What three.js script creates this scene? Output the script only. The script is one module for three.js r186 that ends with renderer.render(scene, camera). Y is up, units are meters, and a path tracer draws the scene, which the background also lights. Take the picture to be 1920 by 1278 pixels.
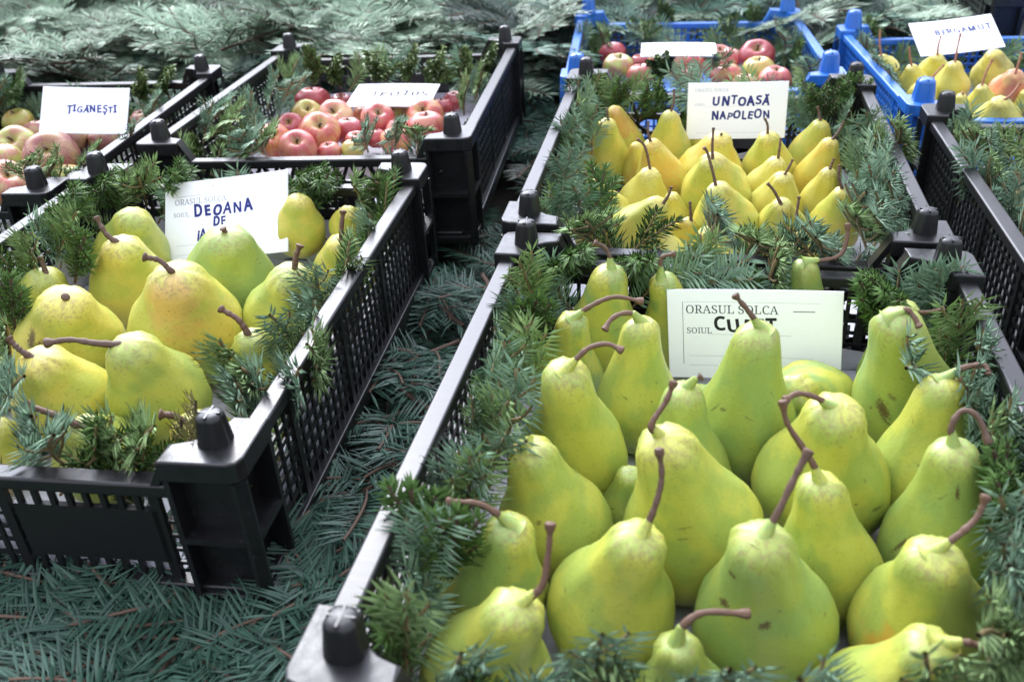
import * as THREE from 'three';
import { mergeGeometries } from 'three/addons/utils/BufferGeometryUtils.js';
import { RoundedBoxGeometry } from 'three/addons/geometries/RoundedBoxGeometry.js';
import { createNoise3D } from 'simplex-noise';

// ---------- camera, sky, sun, exposure
const scene = new THREE.Scene();
const camera = new THREE.PerspectiveCamera(39.95, 1024 / 681, 0.02, 200);
camera.position.set(0, 0.3621, 0);
camera.rotation.order = 'YXZ';
camera.rotation.set(-0.52963, 0, -0.04074);
camera.focus = 0.62; camera.userData.fStop = 12;
const renderer = new THREE.WebGLRenderer({ antialias: true });
renderer.setSize(1024, 681);
renderer.toneMapping = THREE.LinearToneMapping;
renderer.toneMappingExposure = 1.25;
renderer.shadowMap.enabled = true;
const SUN = new THREE.Vector3(-0.28, 0.72, -0.9).normalize();
{ // overcast sky, brighter towards the zenith and round the veiled sun
  const W = 256, H = 128, d = new Float32Array(W * H * 4), v = new THREE.Vector3();
  for (let j = 0; j < H; j++) for (let i = 0; i < W; i++) {
    const el = ((j + 0.5) / H - 0.5) * Math.PI, az = ((i + 0.5) / W - 0.5) * Math.PI * 2;
    v.set(Math.cos(el) * Math.cos(az), Math.sin(el), Math.cos(el) * Math.sin(az));
    const up = Math.max(v.y, 0), a = Math.acos(Math.min(1, v.dot(SUN)));
    let L = 1.65 * (1 + 1.1 * up) / 2.1 + 8.5 * Math.exp(-a * a / 0.24);
    L *= 1 + 0.06 * Math.sin(az * 3 + el * 7) * Math.cos(el * 5);
    if (v.y < 0) L *= 0.35;
    const o = (j * W + i) * 4;
    d[o] = L * 0.945; d[o + 1] = L * 0.985; d[o + 2] = L * 1.16; d[o + 3] = 1;
  }
  const sky = new THREE.DataTexture(d, W, H, THREE.RGBAFormat, THREE.FloatType);
  sky.mapping = THREE.EquirectangularReflectionMapping; sky.magFilter = THREE.LinearFilter; sky.needsUpdate = true;
  scene.background = sky; scene.environment = sky;
  scene.backgroundIntensity = 1; scene.environmentIntensity = 1;
}
const sun = new THREE.DirectionalLight(new THREE.Color(1, 0.98, 0.93), 1.5);
sun.position.copy(SUN).multiplyScalar(6).add(new THREE.Vector3(0, 0, -0.9)); sun.target.position.set(0, 0, -0.9);
sun.castShadow = true; sun.shadow.radius = 26; sun.shadow.mapSize.set(2048, 2048);
Object.assign(sun.shadow.camera, { left: -2.5, right: 2.5, top: 2.5, bottom: -2.5, near: 0.5, far: 14 });
scene.add(sun, sun.target);

// ---------- helpers
function rng(seed) { let s = seed >>> 0; return () => { s = (s + 0x6D2B79F5) | 0; let t = Math.imul(s ^ (s >>> 15), 1 | s); t = (t + Math.imul(t ^ (t >>> 7), 61 | t)) ^ t; return ((t ^ (t >>> 14)) >>> 0) / 4294967296; }; }
const n3 = createNoise3D(rng(7));
const V = (x, y, z) => new THREE.Vector3(x, y, z);
const names = {};
function numbered(n) { const k = names[n] = (names[n] ?? -1) + 1; return k ? n + '_' + String(k).padStart(3, '0') : n; }
function tag(o, label, category, group) { o.userData.label = label; o.userData.category = category; if (group) o.userData.group = group; return o; }
function thing(name, label, category, p, group) { const o = new THREE.Group(); o.name = numbered(name); if (p) o.position.copy(p); scene.add(o); return tag(o, label, category, group); }
function part(name, geo, mat, parent) { const m = new THREE.Mesh(geo, mat); m.name = name; m.castShadow = m.receiveShadow = true; (parent || scene).add(m); return m; }
function data(w, h, fn, srgb) {
  const d = new Uint8Array(w * h * 4);
  for (let j = 0; j < h; j++) for (let i = 0; i < w; i++) { const c = fn(i / w, j / h), o = (j * w + i) * 4; for (let k = 0; k < 3; k++) d[o + k] = Math.max(0, Math.min(255, Math.round((srgb ? Math.pow(Math.max(c[k], 0), 1 / 2.2) : c[k]) * 255))); d[o + 3] = 255; }
  const t = new THREE.DataTexture(d, w, h, THREE.RGBAFormat); t.wrapS = t.wrapT = THREE.RepeatWrapping; t.magFilter = THREE.LinearFilter; t.minFilter = THREE.LinearMipmapLinearFilter; t.generateMipmaps = true;
  if (srgb) t.colorSpace = THREE.SRGBColorSpace; t.needsUpdate = true; return t;
}
const mix = (a, b, t) => a + (b - a) * t, mix3 = (a, b, t) => [mix(a[0], b[0], t), mix(a[1], b[1], t), mix(a[2], b[2], t)];
const sstep = (a, b, x) => { const t = Math.max(0, Math.min(1, (x - a) / (b - a))); return t * t * (3 - 2 * t); };
// noise that closes on itself in u
const girth = (v) => v < 0.28 ? Math.sqrt(Math.max(0, 1 - ((0.28 - v) / 0.28) ** 2)) : v > 0.93 ? 0.46 * Math.sqrt(Math.max(0, (1 - v) / 0.07)) : 1 - 0.54 * sstep(0.28, 0.9, v);
const ring = (u, v, f, s) => { const r = girth(v) * f; return n3(Math.cos(u * 6.2832) * r + s * 7.3, Math.sin(u * 6.2832) * r - s * 3.1, v * f * 3 + s); };
const tile = (u, v, f, s) => { const a = Math.cos(u * 6.2832) * f, b = Math.sin(u * 6.2832) * f, c = Math.cos(v * 6.2832) * f, e = Math.sin(v * 6.2832) * f; return 0.5 * (n3(a + s, b, c) + n3(b - s, e, a + c)); };
// a closed solid standing on a polygon of [x, z] between two heights, with a small bevel on its top edge
function prism(poly, y0, y1, bev = 0) {
  let area = 0; const n = poly.length;
  for (let i = 0; i < n; i++) { const [a, b] = poly[i], [c, d] = poly[(i + 1) % n]; area += a * d - c * b; }
  const P = area > 0 ? poly : poly.slice().reverse();
  const sh = new THREE.Shape(P.map(([x, z]) => new THREE.Vector2(x, z)));
  const g = new THREE.ExtrudeGeometry(sh, { depth: y1 - y0 - (bev ? 2 * bev : 0), bevelEnabled: !!bev, bevelSize: bev * 0.9, bevelOffset: -bev * 0.9, bevelThickness: bev, bevelSegments: 2, curveSegments: 4 });
  // extrude is along +z; turn z -> y (down-turned, so that x,z keep their places)
  g.rotateX(Math.PI / 2); g.translate(0, y1 - (bev || 0), 0);
  return g;
}
const box = (x, y, z, w, h, d, ry = 0, rz = 0) => { const g = new THREE.BoxGeometry(w, h, d); if (rz) g.rotateZ(rz); if (ry) g.rotateY(ry); g.translate(x, y, z); return g; };
const rbox = (x, y, z, w, h, d, r = 0.0012) => { const g = new RoundedBoxGeometry(w, h, d, 2, Math.min(r, w / 2.1, h / 2.1, d / 2.1)); g.translate(x, y, z); return g; };
const merge = (list) => mergeGeometries(list.map((g) => { const q = g.index ? g.toNonIndexed() : g; for (const k of Object.keys(q.attributes)) if (!['position', 'normal', 'uv'].includes(k)) q.deleteAttribute(k); return q; }));

// ---------- ground
const soil = data(512, 512, (u, v) => { const n = tile(u, v, 3, 1) * 0.5 + tile(u, v, 11, 2) * 0.35 + tile(u, v, 31, 5) * 0.3; return mix3([0.016, 0.017, 0.013], [0.05, 0.042, 0.026], 0.5 + n * 0.7); }, true);
soil.repeat.set(200, 200);
{
  const g = new THREE.CircleGeometry(60, 64); g.rotateX(-Math.PI / 2);
  g.translate(0, -0.06, 0);
  const m = part('ground', g, new THREE.MeshStandardMaterial({ map: soil, roughness: 0.95 })); m.userData.kind = 'structure';
}

// ---------- fir and yew foliage
const NEEDLE = (c, rough = 0.5) => new THREE.MeshPhysicalMaterial({ color: c, vertexColors: true, roughness: rough, specularIntensity: 0.5 });
const needleMat = { f: NEEDLE(0xffffff, 0.40), y: NEEDLE(0xffffff, 0.42) };
const barkMat = new THREE.MeshStandardMaterial({ map: data(64, 64, (u, v) => mix3([0.06, 0.036, 0.024], [0.15, 0.09, 0.058], 0.5 + 0.5 * tile(u, v, 6, 3)), true), roughness: 0.85 });
const greenBark = new THREE.MeshStandardMaterial({ map: data(64, 64, (u, v) => mix3([0.16, 0.13, 0.05], [0.26, 0.17, 0.08], 0.5 + 0.5 * tile(u, v, 6, 4)), true), roughness: 0.8 });
class Needles {
  constructor() { this.p = []; this.n = []; this.c = []; this.i = []; }
  // a slim closed spindle: root, three corners at its widest place, tip
  add(o, dir, nor, len, wid, col, thick = 0.35) {
    const side = dir.clone().cross(nor).normalize(), up = side.clone().cross(dir).normalize(), b = this.p.length / 3;
    const put = (v, nn) => { this.p.push(v.x, v.y, v.z); this.n.push(nn.x, nn.y, nn.z); this.c.push(col[0], col[1], col[2]); };
    const m = o.clone().addScaledVector(dir, len * 0.45), e = o.clone().addScaledVector(dir, len).addScaledVector(up, -len * 0.06);
    put(o, up); put(m.clone().addScaledVector(side, wid / 2), up.clone().multiplyScalar(0.8).addScaledVector(side, 0.6)); put(m.clone().addScaledVector(side, -wid / 2), up.clone().multiplyScalar(0.8).addScaledVector(side, -0.6));
    put(m.clone().addScaledVector(up, wid * thick), up); put(e, up); put(m.clone().addScaledVector(up, -wid * thick * 0.6), up.clone().negate());
    this.i.push(b, b + 1, b + 3, b, b + 3, b + 2, b + 4, b + 3, b + 1, b + 4, b + 2, b + 3, b, b + 5, b + 1, b, b + 2, b + 5, b + 4, b + 1, b + 5, b + 4, b + 5, b + 2);
  }
  geo() { const g = new THREE.BufferGeometry(); g.setAttribute('position', new THREE.Float32BufferAttribute(this.p, 3)); g.setAttribute('normal', new THREE.Float32BufferAttribute(this.n, 3)); g.setAttribute('color', new THREE.Float32BufferAttribute(this.c, 3)); g.setIndex(this.i); return g; }
}
const TONE = {
  f: [[0.14, 0.26, 0.165], [0.33, 0.48, 0.32]],
  n: [[0.17, 0.29, 0.10], [0.36, 0.50, 0.22]],
  y: [[0.045, 0.105, 0.028], [0.13, 0.23, 0.06]],
  b: [[0.05, 0.10, 0.025], [0.15, 0.21, 0.07]],
  d: [[0.22, 0.22, 0.08], [0.32, 0.29, 0.12]],
  g: [[0.013, 0.040, 0.026], [0.050, 0.105, 0.072]],
};
// needles along a twig: comb-like to both sides for fir, all round for yew and young tips
function twig(N, curve, nor, len, R, o) {
  const k = Math.max(6, Math.round(len / o.step)), t0 = o.from ?? 0.08;
  for (let i = 0; i < k; i++) {
    const t = t0 + (1 - t0) * (i + 0.5) / k, p = curve.getPoint(t), d = curve.getTangent(t), s = d.clone().cross(nor).normalize(), u = s.clone().cross(d).normalize();
    const tipf = 1 - 0.35 * Math.pow(t, 4), base = 0.55 + 0.45 * Math.min(1, (t - t0) * 6 + 0.3);
    for (let q = 0; q < o.rows; q++) {
      const a = o.round ? (q / o.rows + 0.13 * (i % 2)) * Math.PI * 2 + R() * 0.6 : (q % 2 ? 1 : -1) * (o.fan * (0.82 + 0.28 * R()) + (q > 1 ? -0.55 : 0)) ;
      const out = o.round ? s.clone().multiplyScalar(Math.cos(a)).addScaledVector(u, Math.sin(a)) : s.clone().multiplyScalar(Math.sign(a)).multiplyScalar(Math.sin(Math.abs(a))).addScaledVector(u, Math.cos(a));
      const fw = o.forward * (0.7 + 0.6 * R()) + (t > 0.93 ? 0.9 : 0);
      const dir = out.addScaledVector(d, fw).normalize();
      const nn = o.round ? u.clone().addScaledVector(out, 0.4) : u;
      const tone = TONE[o.tone], c = mix3(tone[0], tone[1], R() * 0.8 + 0.2 * t);
      N.add(p.clone().addScaledVector(dir, 0.0004), dir, nn.addScaledVector(s, (R() - 0.5) * 0.7).normalize(), o.len * tipf * base * (0.8 + 0.4 * R()), o.wid * (0.8 + 0.4 * R()), c);
    }
  }
}
const HABIT = {
  f: { step: 0.0026, rows: 3, fan: 1.28, forward: 0.6, len: 0.0172, wid: 0.0016, tone: 'f' },
  n: { step: 0.0025, rows: 3, fan: 1.15, forward: 0.75, len: 0.0168, wid: 0.0017, tone: 'n' },
  y: { step: 0.0021, rows: 4, round: true, forward: 0.75, len: 0.0110, wid: 0.0019, tone: 'y' },
  b: { step: 0.0034, rows: 4, round: true, forward: 0.6, len: 0.010, wid: 0.0058, tone: 'b' },
  d: { step: 0.0024, rows: 3, fan: 1.2, forward: 0.7, len: 0.013, wid: 0.0014, tone: 'd' },
};
let sprigSeed = 100;
const Q = (a) => V(a[0] * 1e-4, a[1] * 1e-4, a[2] * 1e-4);
function sprig(kind, name, label, a, b) {
  const R = rng(sprigSeed++), A = Q(a), B = Q(b), far = A.z < -0.85;
  const g = thing(name, label, name.replace('_', ' ').replace('fir sprig', 'fir sprig'), A, 'evergreen sprigs lining the crates');
  const d = B.clone().sub(A), L = d.length(), up = V(R() - 0.5, 1.2, 0.9).normalize();
  const bow = d.clone().cross(V(0, 1, 0.2)).normalize().multiplyScalar((R() - 0.5) * 0.25 * L);
  const cur = new THREE.QuadraticBezierCurve3(V(0, 0, 0), d.clone().multiplyScalar(0.5).add(bow).add(V(0, 0.08 * L, 0)), d);
  const N = new Needles(), h = { ...HABIT[kind] }, stems = [];
  if (far) { h.step *= 1.2; h.len *= 0.78; }
  const nor = up.clone().sub(d.clone().normalize().multiplyScalar(up.dot(d) / L)).normalize();
  twig(N, cur, nor, L, R, h);
  stems.push(new THREE.TubeGeometry(cur, 10, 0.0011, 5));
  const sides = kind === 'b' ? 5 : kind === 'y' ? 5 : far ? 3 : L > 0.04 ? 4 : 3;
  for (let i = 0; i < sides; i++) {
    const t = 0.12 + 0.62 * (i + R() * 0.5) / sides, p = cur.getPoint(t), tg = cur.getTangent(t), s = tg.clone().cross(nor).normalize().multiplyScalar(i % 2 ? 1 : -1);
    const l2 = Math.max(0.022, L * (0.46 - 0.26 * t) * (0.8 + 0.5 * R()));
    const e = p.clone().addScaledVector(tg, l2 * 0.72).addScaledVector(s, l2 * 0.45).addScaledVector(nor, l2 * (R() - 0.35) * 0.4);
    const c2 = new THREE.QuadraticBezierCurve3(p, p.clone().addScaledVector(s, l2 * 0.3).addScaledVector(tg, l2 * 0.25), e);
    twig(N, c2, nor, l2, R, { ...h, len: h.len * 0.88 });
    stems.push(new THREE.TubeGeometry(c2, 6, 0.0008, 4));
  }
  part('stem', merge(stems), kind === 'n' || kind === 'f' ? greenBark : barkMat, g);
  part('needles', N.geo(), needleMat[kind === 'y' || kind === 'b' ? 'y' : 'f'], g).userData.kind = 'stuff';
}
// whole flat boughs for the carpet
function bough(seed, scale = 1, tone = 'g') {
  const R = rng(seed), N = new Needles(), stems = [], L = (0.17 + 0.07 * R()) * scale;
  const main = new THREE.CatmullRomCurve3([V(0, 0, 0), V((R() - 0.5) * 0.04, 0.006, -L * 0.4), V((R() - 0.5) * 0.06, 0.010, -L * 0.75), V((R() - 0.5) * 0.08, 0.002, -L)]);
  const up = V(0, 1, 0), h = { step: 0.0024, rows: 2, fan: 1.42, forward: 0.5, len: 0.0262, wid: 0.0021, tone, from: 0.2 };
  twig(N, main, up, L * 0.9, R, h); stems.push(new THREE.TubeGeometry(main, 14, 0.0021, 6));
  const k = 7 + Math.floor(R() * 3);
  for (let i = 0; i < k; i++) {
    const t = 0.18 + 0.7 * i / k + 0.04 * R(), p = main.getPoint(t), tg = main.getTangent(t), s = tg.clone().cross(up).normalize().multiplyScalar(i % 2 ? 1 : -1);
    const l2 = L * (0.62 - 0.45 * t) * (0.8 + 0.4 * R()), e = p.clone().addScaledVector(tg, l2 * 0.7).addScaledVector(s, l2 * 0.7); e.y += (R() - 0.4) * 0.016;
    const c2 = new THREE.QuadraticBezierCurve3(p, p.clone().addScaledVector(s, l2 * 0.35).addScaledVector(tg, l2 * 0.2).add(V(0, 0.006, 0)), e);
    twig(N, c2, up, l2, R, { ...h, from: 0.03 }); stems.push(new THREE.TubeGeometry(c2, 8, 0.0010, 5));
    if (l2 > 0.07) for (const q of [0.4, 0.62]) {
      const p3 = c2.getPoint(q), t3 = c2.getTangent(q), s3 = t3.clone().cross(up).normalize().multiplyScalar(q > 0.5 ? 1 : -1), l3 = l2 * 0.4;
      const c3 = new THREE.QuadraticBezierCurve3(p3, p3.clone().addScaledVector(s3, l3 * 0.3).addScaledVector(t3, l3 * 0.3), p3.clone().addScaledVector(s3, l3 * 0.6).addScaledVector(t3, l3 * 0.75));
      twig(N, c3, up, l3, R, { ...h, from: 0.03 }); stems.push(new THREE.TubeGeometry(c3, 5, 0.0009, 4));
    }
  }
  return [N.geo(), merge(stems)];
}

// ---------- crates: centre x, centre z, turn, height offset, peg spacing across and along, tilts
const CRATE = {
  A: [0.1058, -0.3795, -0.2142, -0.0001, 0.2681, 0.3576, 0.0047, 0.0096],
  B: [0.1825, -0.7769, -0.2007, 0.0034, 0.2672, 0.3609, -0.0096, -0.0141],
  C: [-0.2406, -0.5626, -0.1651, 0.0003, 0.2637, 0.3611, 0.0201, -0.0050],
  D: [-0.1499, -0.9917, -0.1415, 0.0044, 0.2693, 0.3600, 0.0238, 0.0088],
  E: [-0.4968, -0.9501, -0.1243, -0.0080, 0.2560, 0.3604, 0.0109, -0.0136],
  F: [0.2472, -1.2256, -0.1313, -0.0180, 0.2803, 0.3300, 0.0000, 0.0000],
  G: [0.5724, -1.0701, -0.1199, -0.0180, 0.2660, 0.3300, 0.0000, 0.0000],
  H: [0.4965, -0.6292, -0.1965, -0.0001, 0.2660, 0.3600, 0.0000, 0.0000],
  I: [0.8530, -1.4684, -0.2000, -0.0000, 0.2660, 0.3600, 0.0000, 0.0000],
};
const plasticTex = data(512, 512, (u, v) => { const n = tile(u, v, 2.5, 3) * 0.5 + tile(u, v, 9, 1) * 0.3, s = tile(u, v, 40, 9), sc = sstep(0.6, 0.85, tile(u, v * 0.2, 24, 6)); const k = 0.004 + 0.002 * n + 0.018 * sstep(0.4, 0.75, s) * sstep(-0.3, 0.5, n) + 0.03 * sc; return [k, k * 0.99, k * 1.1]; }, true);
const plasticRough = data(512, 512, (u, v) => { const k = 0.40 + 0.10 * tile(u, v, 4, 8) + 0.1 * tile(u, v, 30, 2); return [k, k, k]; });
const blueTex = data(256, 256, (u, v) => { const sc = sstep(0.5, 0.8, tile(u, v * 0.2, 24, 6)), n = 1 + 0.2 * tile(u, v, 5, 2); return mix3([0.012 * n, 0.13 * n, 0.48 * n], [0.25, 0.36, 0.55], 0.45 * sc); }, true);
for (const t of [plasticTex, plasticRough, blueTex]) t.repeat.set(6, 6);
const plastics = {
  black: new THREE.MeshPhysicalMaterial({ map: plasticTex, roughnessMap: plasticRough, roughness: 0.9, specularIntensity: 1}),
  blue: new THREE.MeshPhysicalMaterial({ map: blueTex, roughnessMap: plasticRough, roughness: 0.85, clearcoat: 0.5, clearcoatRoughness: 0.28 }),
};
function pegGeo(k = 1) {
  const pr = [[0.0092, 0], [0.0090, 0.002], [0.0074, 0.0145], [0.0066, 0.0165], [0.0045, 0.0175], [0, 0.0178]], S = 32, p = [], idx = [];
  pr.forEach(([r, y]) => { for (let i = 0; i <= S; i++) { const a = i / S * Math.PI * 2, q = r * (1 - 0.17 * Math.pow(Math.abs(Math.cos(2 * a)), 8)); p.push(Math.cos(a) * q * k, y * k, Math.sin(a) * q * k); } });
  for (let j = 0; j < pr.length - 1; j++) for (let i = 0; i < S; i++) { const a = j * (S + 1) + i, b = a + S + 1; idx.push(a, b, a + 1, a + 1, b, b + 1); }
  let g = new THREE.BufferGeometry(); g.setAttribute('position', new THREE.Float32BufferAttribute(p, 3)); g.setAttribute('uv', new THREE.Float32BufferAttribute(new Array(p.length / 3 * 2).fill(0).map((_, i) => (i % 7) * 0.01), 2)); g.setIndex(idx); g.computeVertexNormals();
  g = g.toNonIndexed();
  const ribs = [box(0, 0.0168 * k, 0, 0.0115 * k, 0.0018 * k, 0.0010 * k), box(0, 0.0169 * k, 0, 0.0010 * k, 0.0018 * k, 0.0115 * k)];
  return merge([g, ...ribs]);
}
const pegs = { black: pegGeo(0.93), blue: pegGeo(1.25) };
// outline of a corner cap: u inwards along the end wall, v inwards along the long wall
const CAP = [[0.007, 0], [0.041, 0], [0.0395, 0.0145], [0.031, 0.0175], [0.025, 0.022], [0.0205, 0.029], [0.0178, 0.038], [0, 0.038], [0, 0.007], [0.002, 0.002]];
function crate(k, label, o = {}) {
  const [cx, cz, yaw, dh, w, L, ta, tb] = CRATE[k], H = o.H || 0.10, hx = w / 2 + 0.0185, hz = L / 2 + 0.0185;
  const M = plastics[o.color || 'black'];
  const c = thing('fruit_crate', label, 'crate', V(cx, 0.10 + dh - H, cz)); c.rotation.order = 'YXZ'; c.rotation.set(-tb, yaw, ta);
  const sideTop = H - 0.005, endTop = H - (o.endDrop ?? 0.017);
  // floor with slots
  const fl = [box(0, 0.0085, 0, w + 0.02, 0.003, L + 0.02)];
  part('floor', merge(fl), M, c);
  const bar = (list, x, y, z, bw, bh, bt, end, s, rz = 0) => { // a bar in the plane of a wall: x along the wall
    const g = new THREE.BoxGeometry(bw, bh, bt); if (rz) g.rotateZ(rz); g.translate(x, y, 0);
    if (end) g.translate(0, 0, s * (hz - 0.0095)); else { g.rotateY(Math.PI / 2); g.translate(s * (hx - 0.0095), 0, 0); }
    list.push(g);
  };
  const wall = (end, s) => {
    const len = (end ? 2 * hx - 0.079 : 2 * hz - 0.0735), top = (end ? endTop : sideTop) - 0.004, y0 = 0.012, list = [], y1 = top;
    const wallGroup = o.bars && s > 0 ? [] : null; // the two walls seen close get their bars one by one
    const style = end ? (o.end || 'grid') : 'grid';
    const put = (...a) => { if (wallGroup) { const t = []; bar(t, ...a); wallGroup.push(t[0]); } else bar(list, ...a); };
    const panels = end && o.panel ? [[-0.062, 0.074], [0.058, 0.074]] : [];
    const inPanel = (x) => panels.some(([p, q]) => Math.abs(x - p) < q / 2);
    if (style === 'grid') {
      const st = end ? 0.0094 : 0.0104, n = Math.floor(len / st);
      for (let i = 0; i <= n; i++) {
        const x = -len / 2 + (i + 0.5) * len / (n + 1), wide = i % 9 === 4;
        if (inPanel(x)) { put(x, (y1 + y1 - 0.016) / 2, 0, 0.0028, 0.016, 0.0026, end, s); put(x, y0 + 0.005, 0, 0.0028, 0.012, 0.0026, end, s); }
        else put(x, (y0 + y1) / 2, 0, wide ? 0.0055 : end ? 0.0026 : 0.0022, y1 - y0, wide ? 0.0034 : 0.0018, end, s);
      }
      const rows = end ? [0.022, 0.031, 0.040, 0.049] : [0.021, 0.030, 0.039, 0.048, 0.057, 0.066, 0.075, 0.084];
      for (const y of rows) if (y < y1 - 0.005) { // interrupted by the panels
        const cuts = [[-len / 2, len / 2]];
        for (const [p, q] of panels) { const l = cuts.pop(); cuts.push([l[0], p - q / 2], [p + q / 2, l[1]]); }
        for (const [a, b] of cuts) put((a + b) / 2, y, 0, b - a, end ? 0.0022 : 0.0030, 0.0013, end, s);
      }
      for (const [p, q] of panels) { const g = []; bar(g, p, (y1 - 0.016 + y0 + 0.011) / 2, 0, q + 0.004, y1 - 0.016 - y0 - 0.011, 0.0034, end, s); part('blank_panel', g[0], M, c); }
    } else {
      const n = 14, dx = len / n, yt = y1, yb = y1 - 0.018;
      for (let i = 0; i < n; i++) for (const q of [-1, 1]) { const a = Math.atan2(yt - yb, dx / 2); put(-len / 2 + (i + 0.5 + q * 0.25) * dx, (yt + yb) / 2, 0, Math.hypot(yt - yb, dx / 2) + 0.002, 0.0032, 0.003 + q * 0.0003, end, s, -q * a); }
      put(0, yb - 0.0025, 0, len, 0.006, 0.0044, end, s);
      const gaps = [-0.42, -0.3, 0.3, 0.42];
      bar(list, 0, (yb - 0.006 + 0.022) / 2, 0, len * 0.52, yb - 0.006 - 0.022, 0.003, end, s);
      for (const q of gaps) for (const z of [-1, 1]) { bar(list, q * len + z * 0.011, (yb + y0) / 2, 0, 0.004, yb - y0, 0.0031, end, s); }
      for (const q of [-0.36, 0.36]) { bar(list, q * len, 0.036, 0, len * 0.25, 0.0035, 0.0026, end, s); bar(list, q * len, 0.045, 0, 0.07, 0.0035, 0.0023, end, s, q * 1.6); bar(list, q * len, 0.045, 0, 0.07, 0.0035, 0.0021, end, s, -q * 1.6); }
    }
    if (wallGroup) { const holder = new THREE.Group(); holder.name = 'lattice_wall'; c.add(holder); wallGroup.forEach((g) => part('bar', g, M, holder)); if (list.length) part('lattice_wall', merge(list), M, c); }
    else part('lattice_wall', merge(list), M, c);
    const t = [], b = [];
    if (end) { t.push(rbox(0, endTop - 0.004, s * (hz - 0.0088), len + 0.002, 0.008, 0.0115, 0.0018)); b.push(rbox(0, 0.006, s * (hz - 0.009), len + 0.05, 0.012, 0.010, 0.0015)); }
    else { t.push(rbox(s * (hx - 0.0088), sideTop - 0.004, 0, 0.0115, 0.008, len + 0.002, 0.0018)); b.push(rbox(s * (hx - 0.009), 0.006, 0, 0.010, 0.012, len + 0.05, 0.0015)); }
    part('top_rail', merge(t), M, c); part('bottom_rail', merge(b), M, c);
  };
  for (const s of [1, -1]) { wall(true, s); wall(false, s); }
  for (const sx of [-1, 1]) for (const sz of [-1, 1]) {
    const m = (u, v) => [sx * (hx - u), sz * (hz - v)], P = (l) => l.map(([u, v]) => m(u, v));
    const g = [];
    g.push(prism(P([[0.0392, 0.0138], [0.0308, 0.017], [0.0248, 0.0216], [0.0202, 0.0288], [0.0174, 0.0375], [0.0154, 0.0375], [0.0184, 0.0275], [0.0236, 0.0202], [0.0303, 0.015], [0.0392, 0.0118]]), 0.009, H - 0.0125));
    g.push(prism(P([[0, 0.004], [0.004, 0], [0.0065, 0.0005], [0.0005, 0.0065]]), 0.002, H - 0.0122));
    g.push(prism(P([[0.0375, 0.0006], [0.0403, 0.0006], [0.0403, 0.0135], [0.0375, 0.0135]]), 0.001, H - 0.0121));
    g.push(prism(P([[0.0006, 0.0345], [0.0006, 0.0373], [0.0165, 0.0373], [0.0165, 0.0345]]), 0.001, H - 0.0121));
    g.push(prism(P([[0.006, 0.011], [0.0378, 0.011], [0.0378, 0.0125], [0.006, 0.0125]]), 0.003, H - 0.0123));
    g.push(prism(P([[0.012, 0.0128], [0.0135, 0.0128], [0.0135, 0.0348], [0.012, 0.0348]]), 0.003, H - 0.0123));
    g.push(prism(P(CAP.map(([u, v]) => [u * 0.985 + 0.0004, v * 0.985 + 0.0004])), H * 0.46, H * 0.46 + 0.0035));
    g.push(prism(P(CAP.map(([u, v]) => [u * 0.93 + 0.002, v * 0.93 + 0.002])), 0.0035, 0.0085, 0.001));
    // sloping shoulder from the cap down to the end rail
    const sl = new THREE.BoxGeometry(0.004, 0.026, 0.0105); sl.rotateZ(-sx * 0.5); const [px, pz] = m(0.0445, 0.0088); sl.translate(px, H - 0.0125, pz); g.push(sl);
    const post = part('corner_post', merge(g), M, c);
    part('cap', prism(P(CAP), H - 0.012, H, 0.0012), M, post);
    const pg = part('peg', pegs[o.color || 'black'], M, post); pg.position.set(sx * (hx - 0.0185), H - 0.0002, sz * (hz - 0.0185));
  }
  return c;
}
crate('A', 'black plastic crate of large green pears at the near right', {});
crate('B', 'black plastic crate of yellow pears in the middle, behind the large green pears', { end: 'zigzag', endDrop: 0.022 });
crate('C', 'black plastic crate of big yellow pears at the near left, lattice walls in full view', { H: 0.094, panel: true, bars: true });
crate('D', 'black plastic crate of red apples with a zigzag edged front wall', { end: 'zigzag', endDrop: 0.018 });
crate('E', 'black plastic crate of dull green and pink apples at the far left', {});
crate('F', 'blue plastic crate of apples behind the yellow pears', { color: 'blue', H: 0.082 });
crate('G', 'blue plastic crate of small yellow pears at the far right', { color: 'blue', H: 0.082 });
crate('H', 'black plastic crate at the right edge, lined with pale fir sprigs', { end: 'zigzag' });
crate('I', 'black plastic crate in the top right corner, only its wall and rail in view', {});
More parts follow.
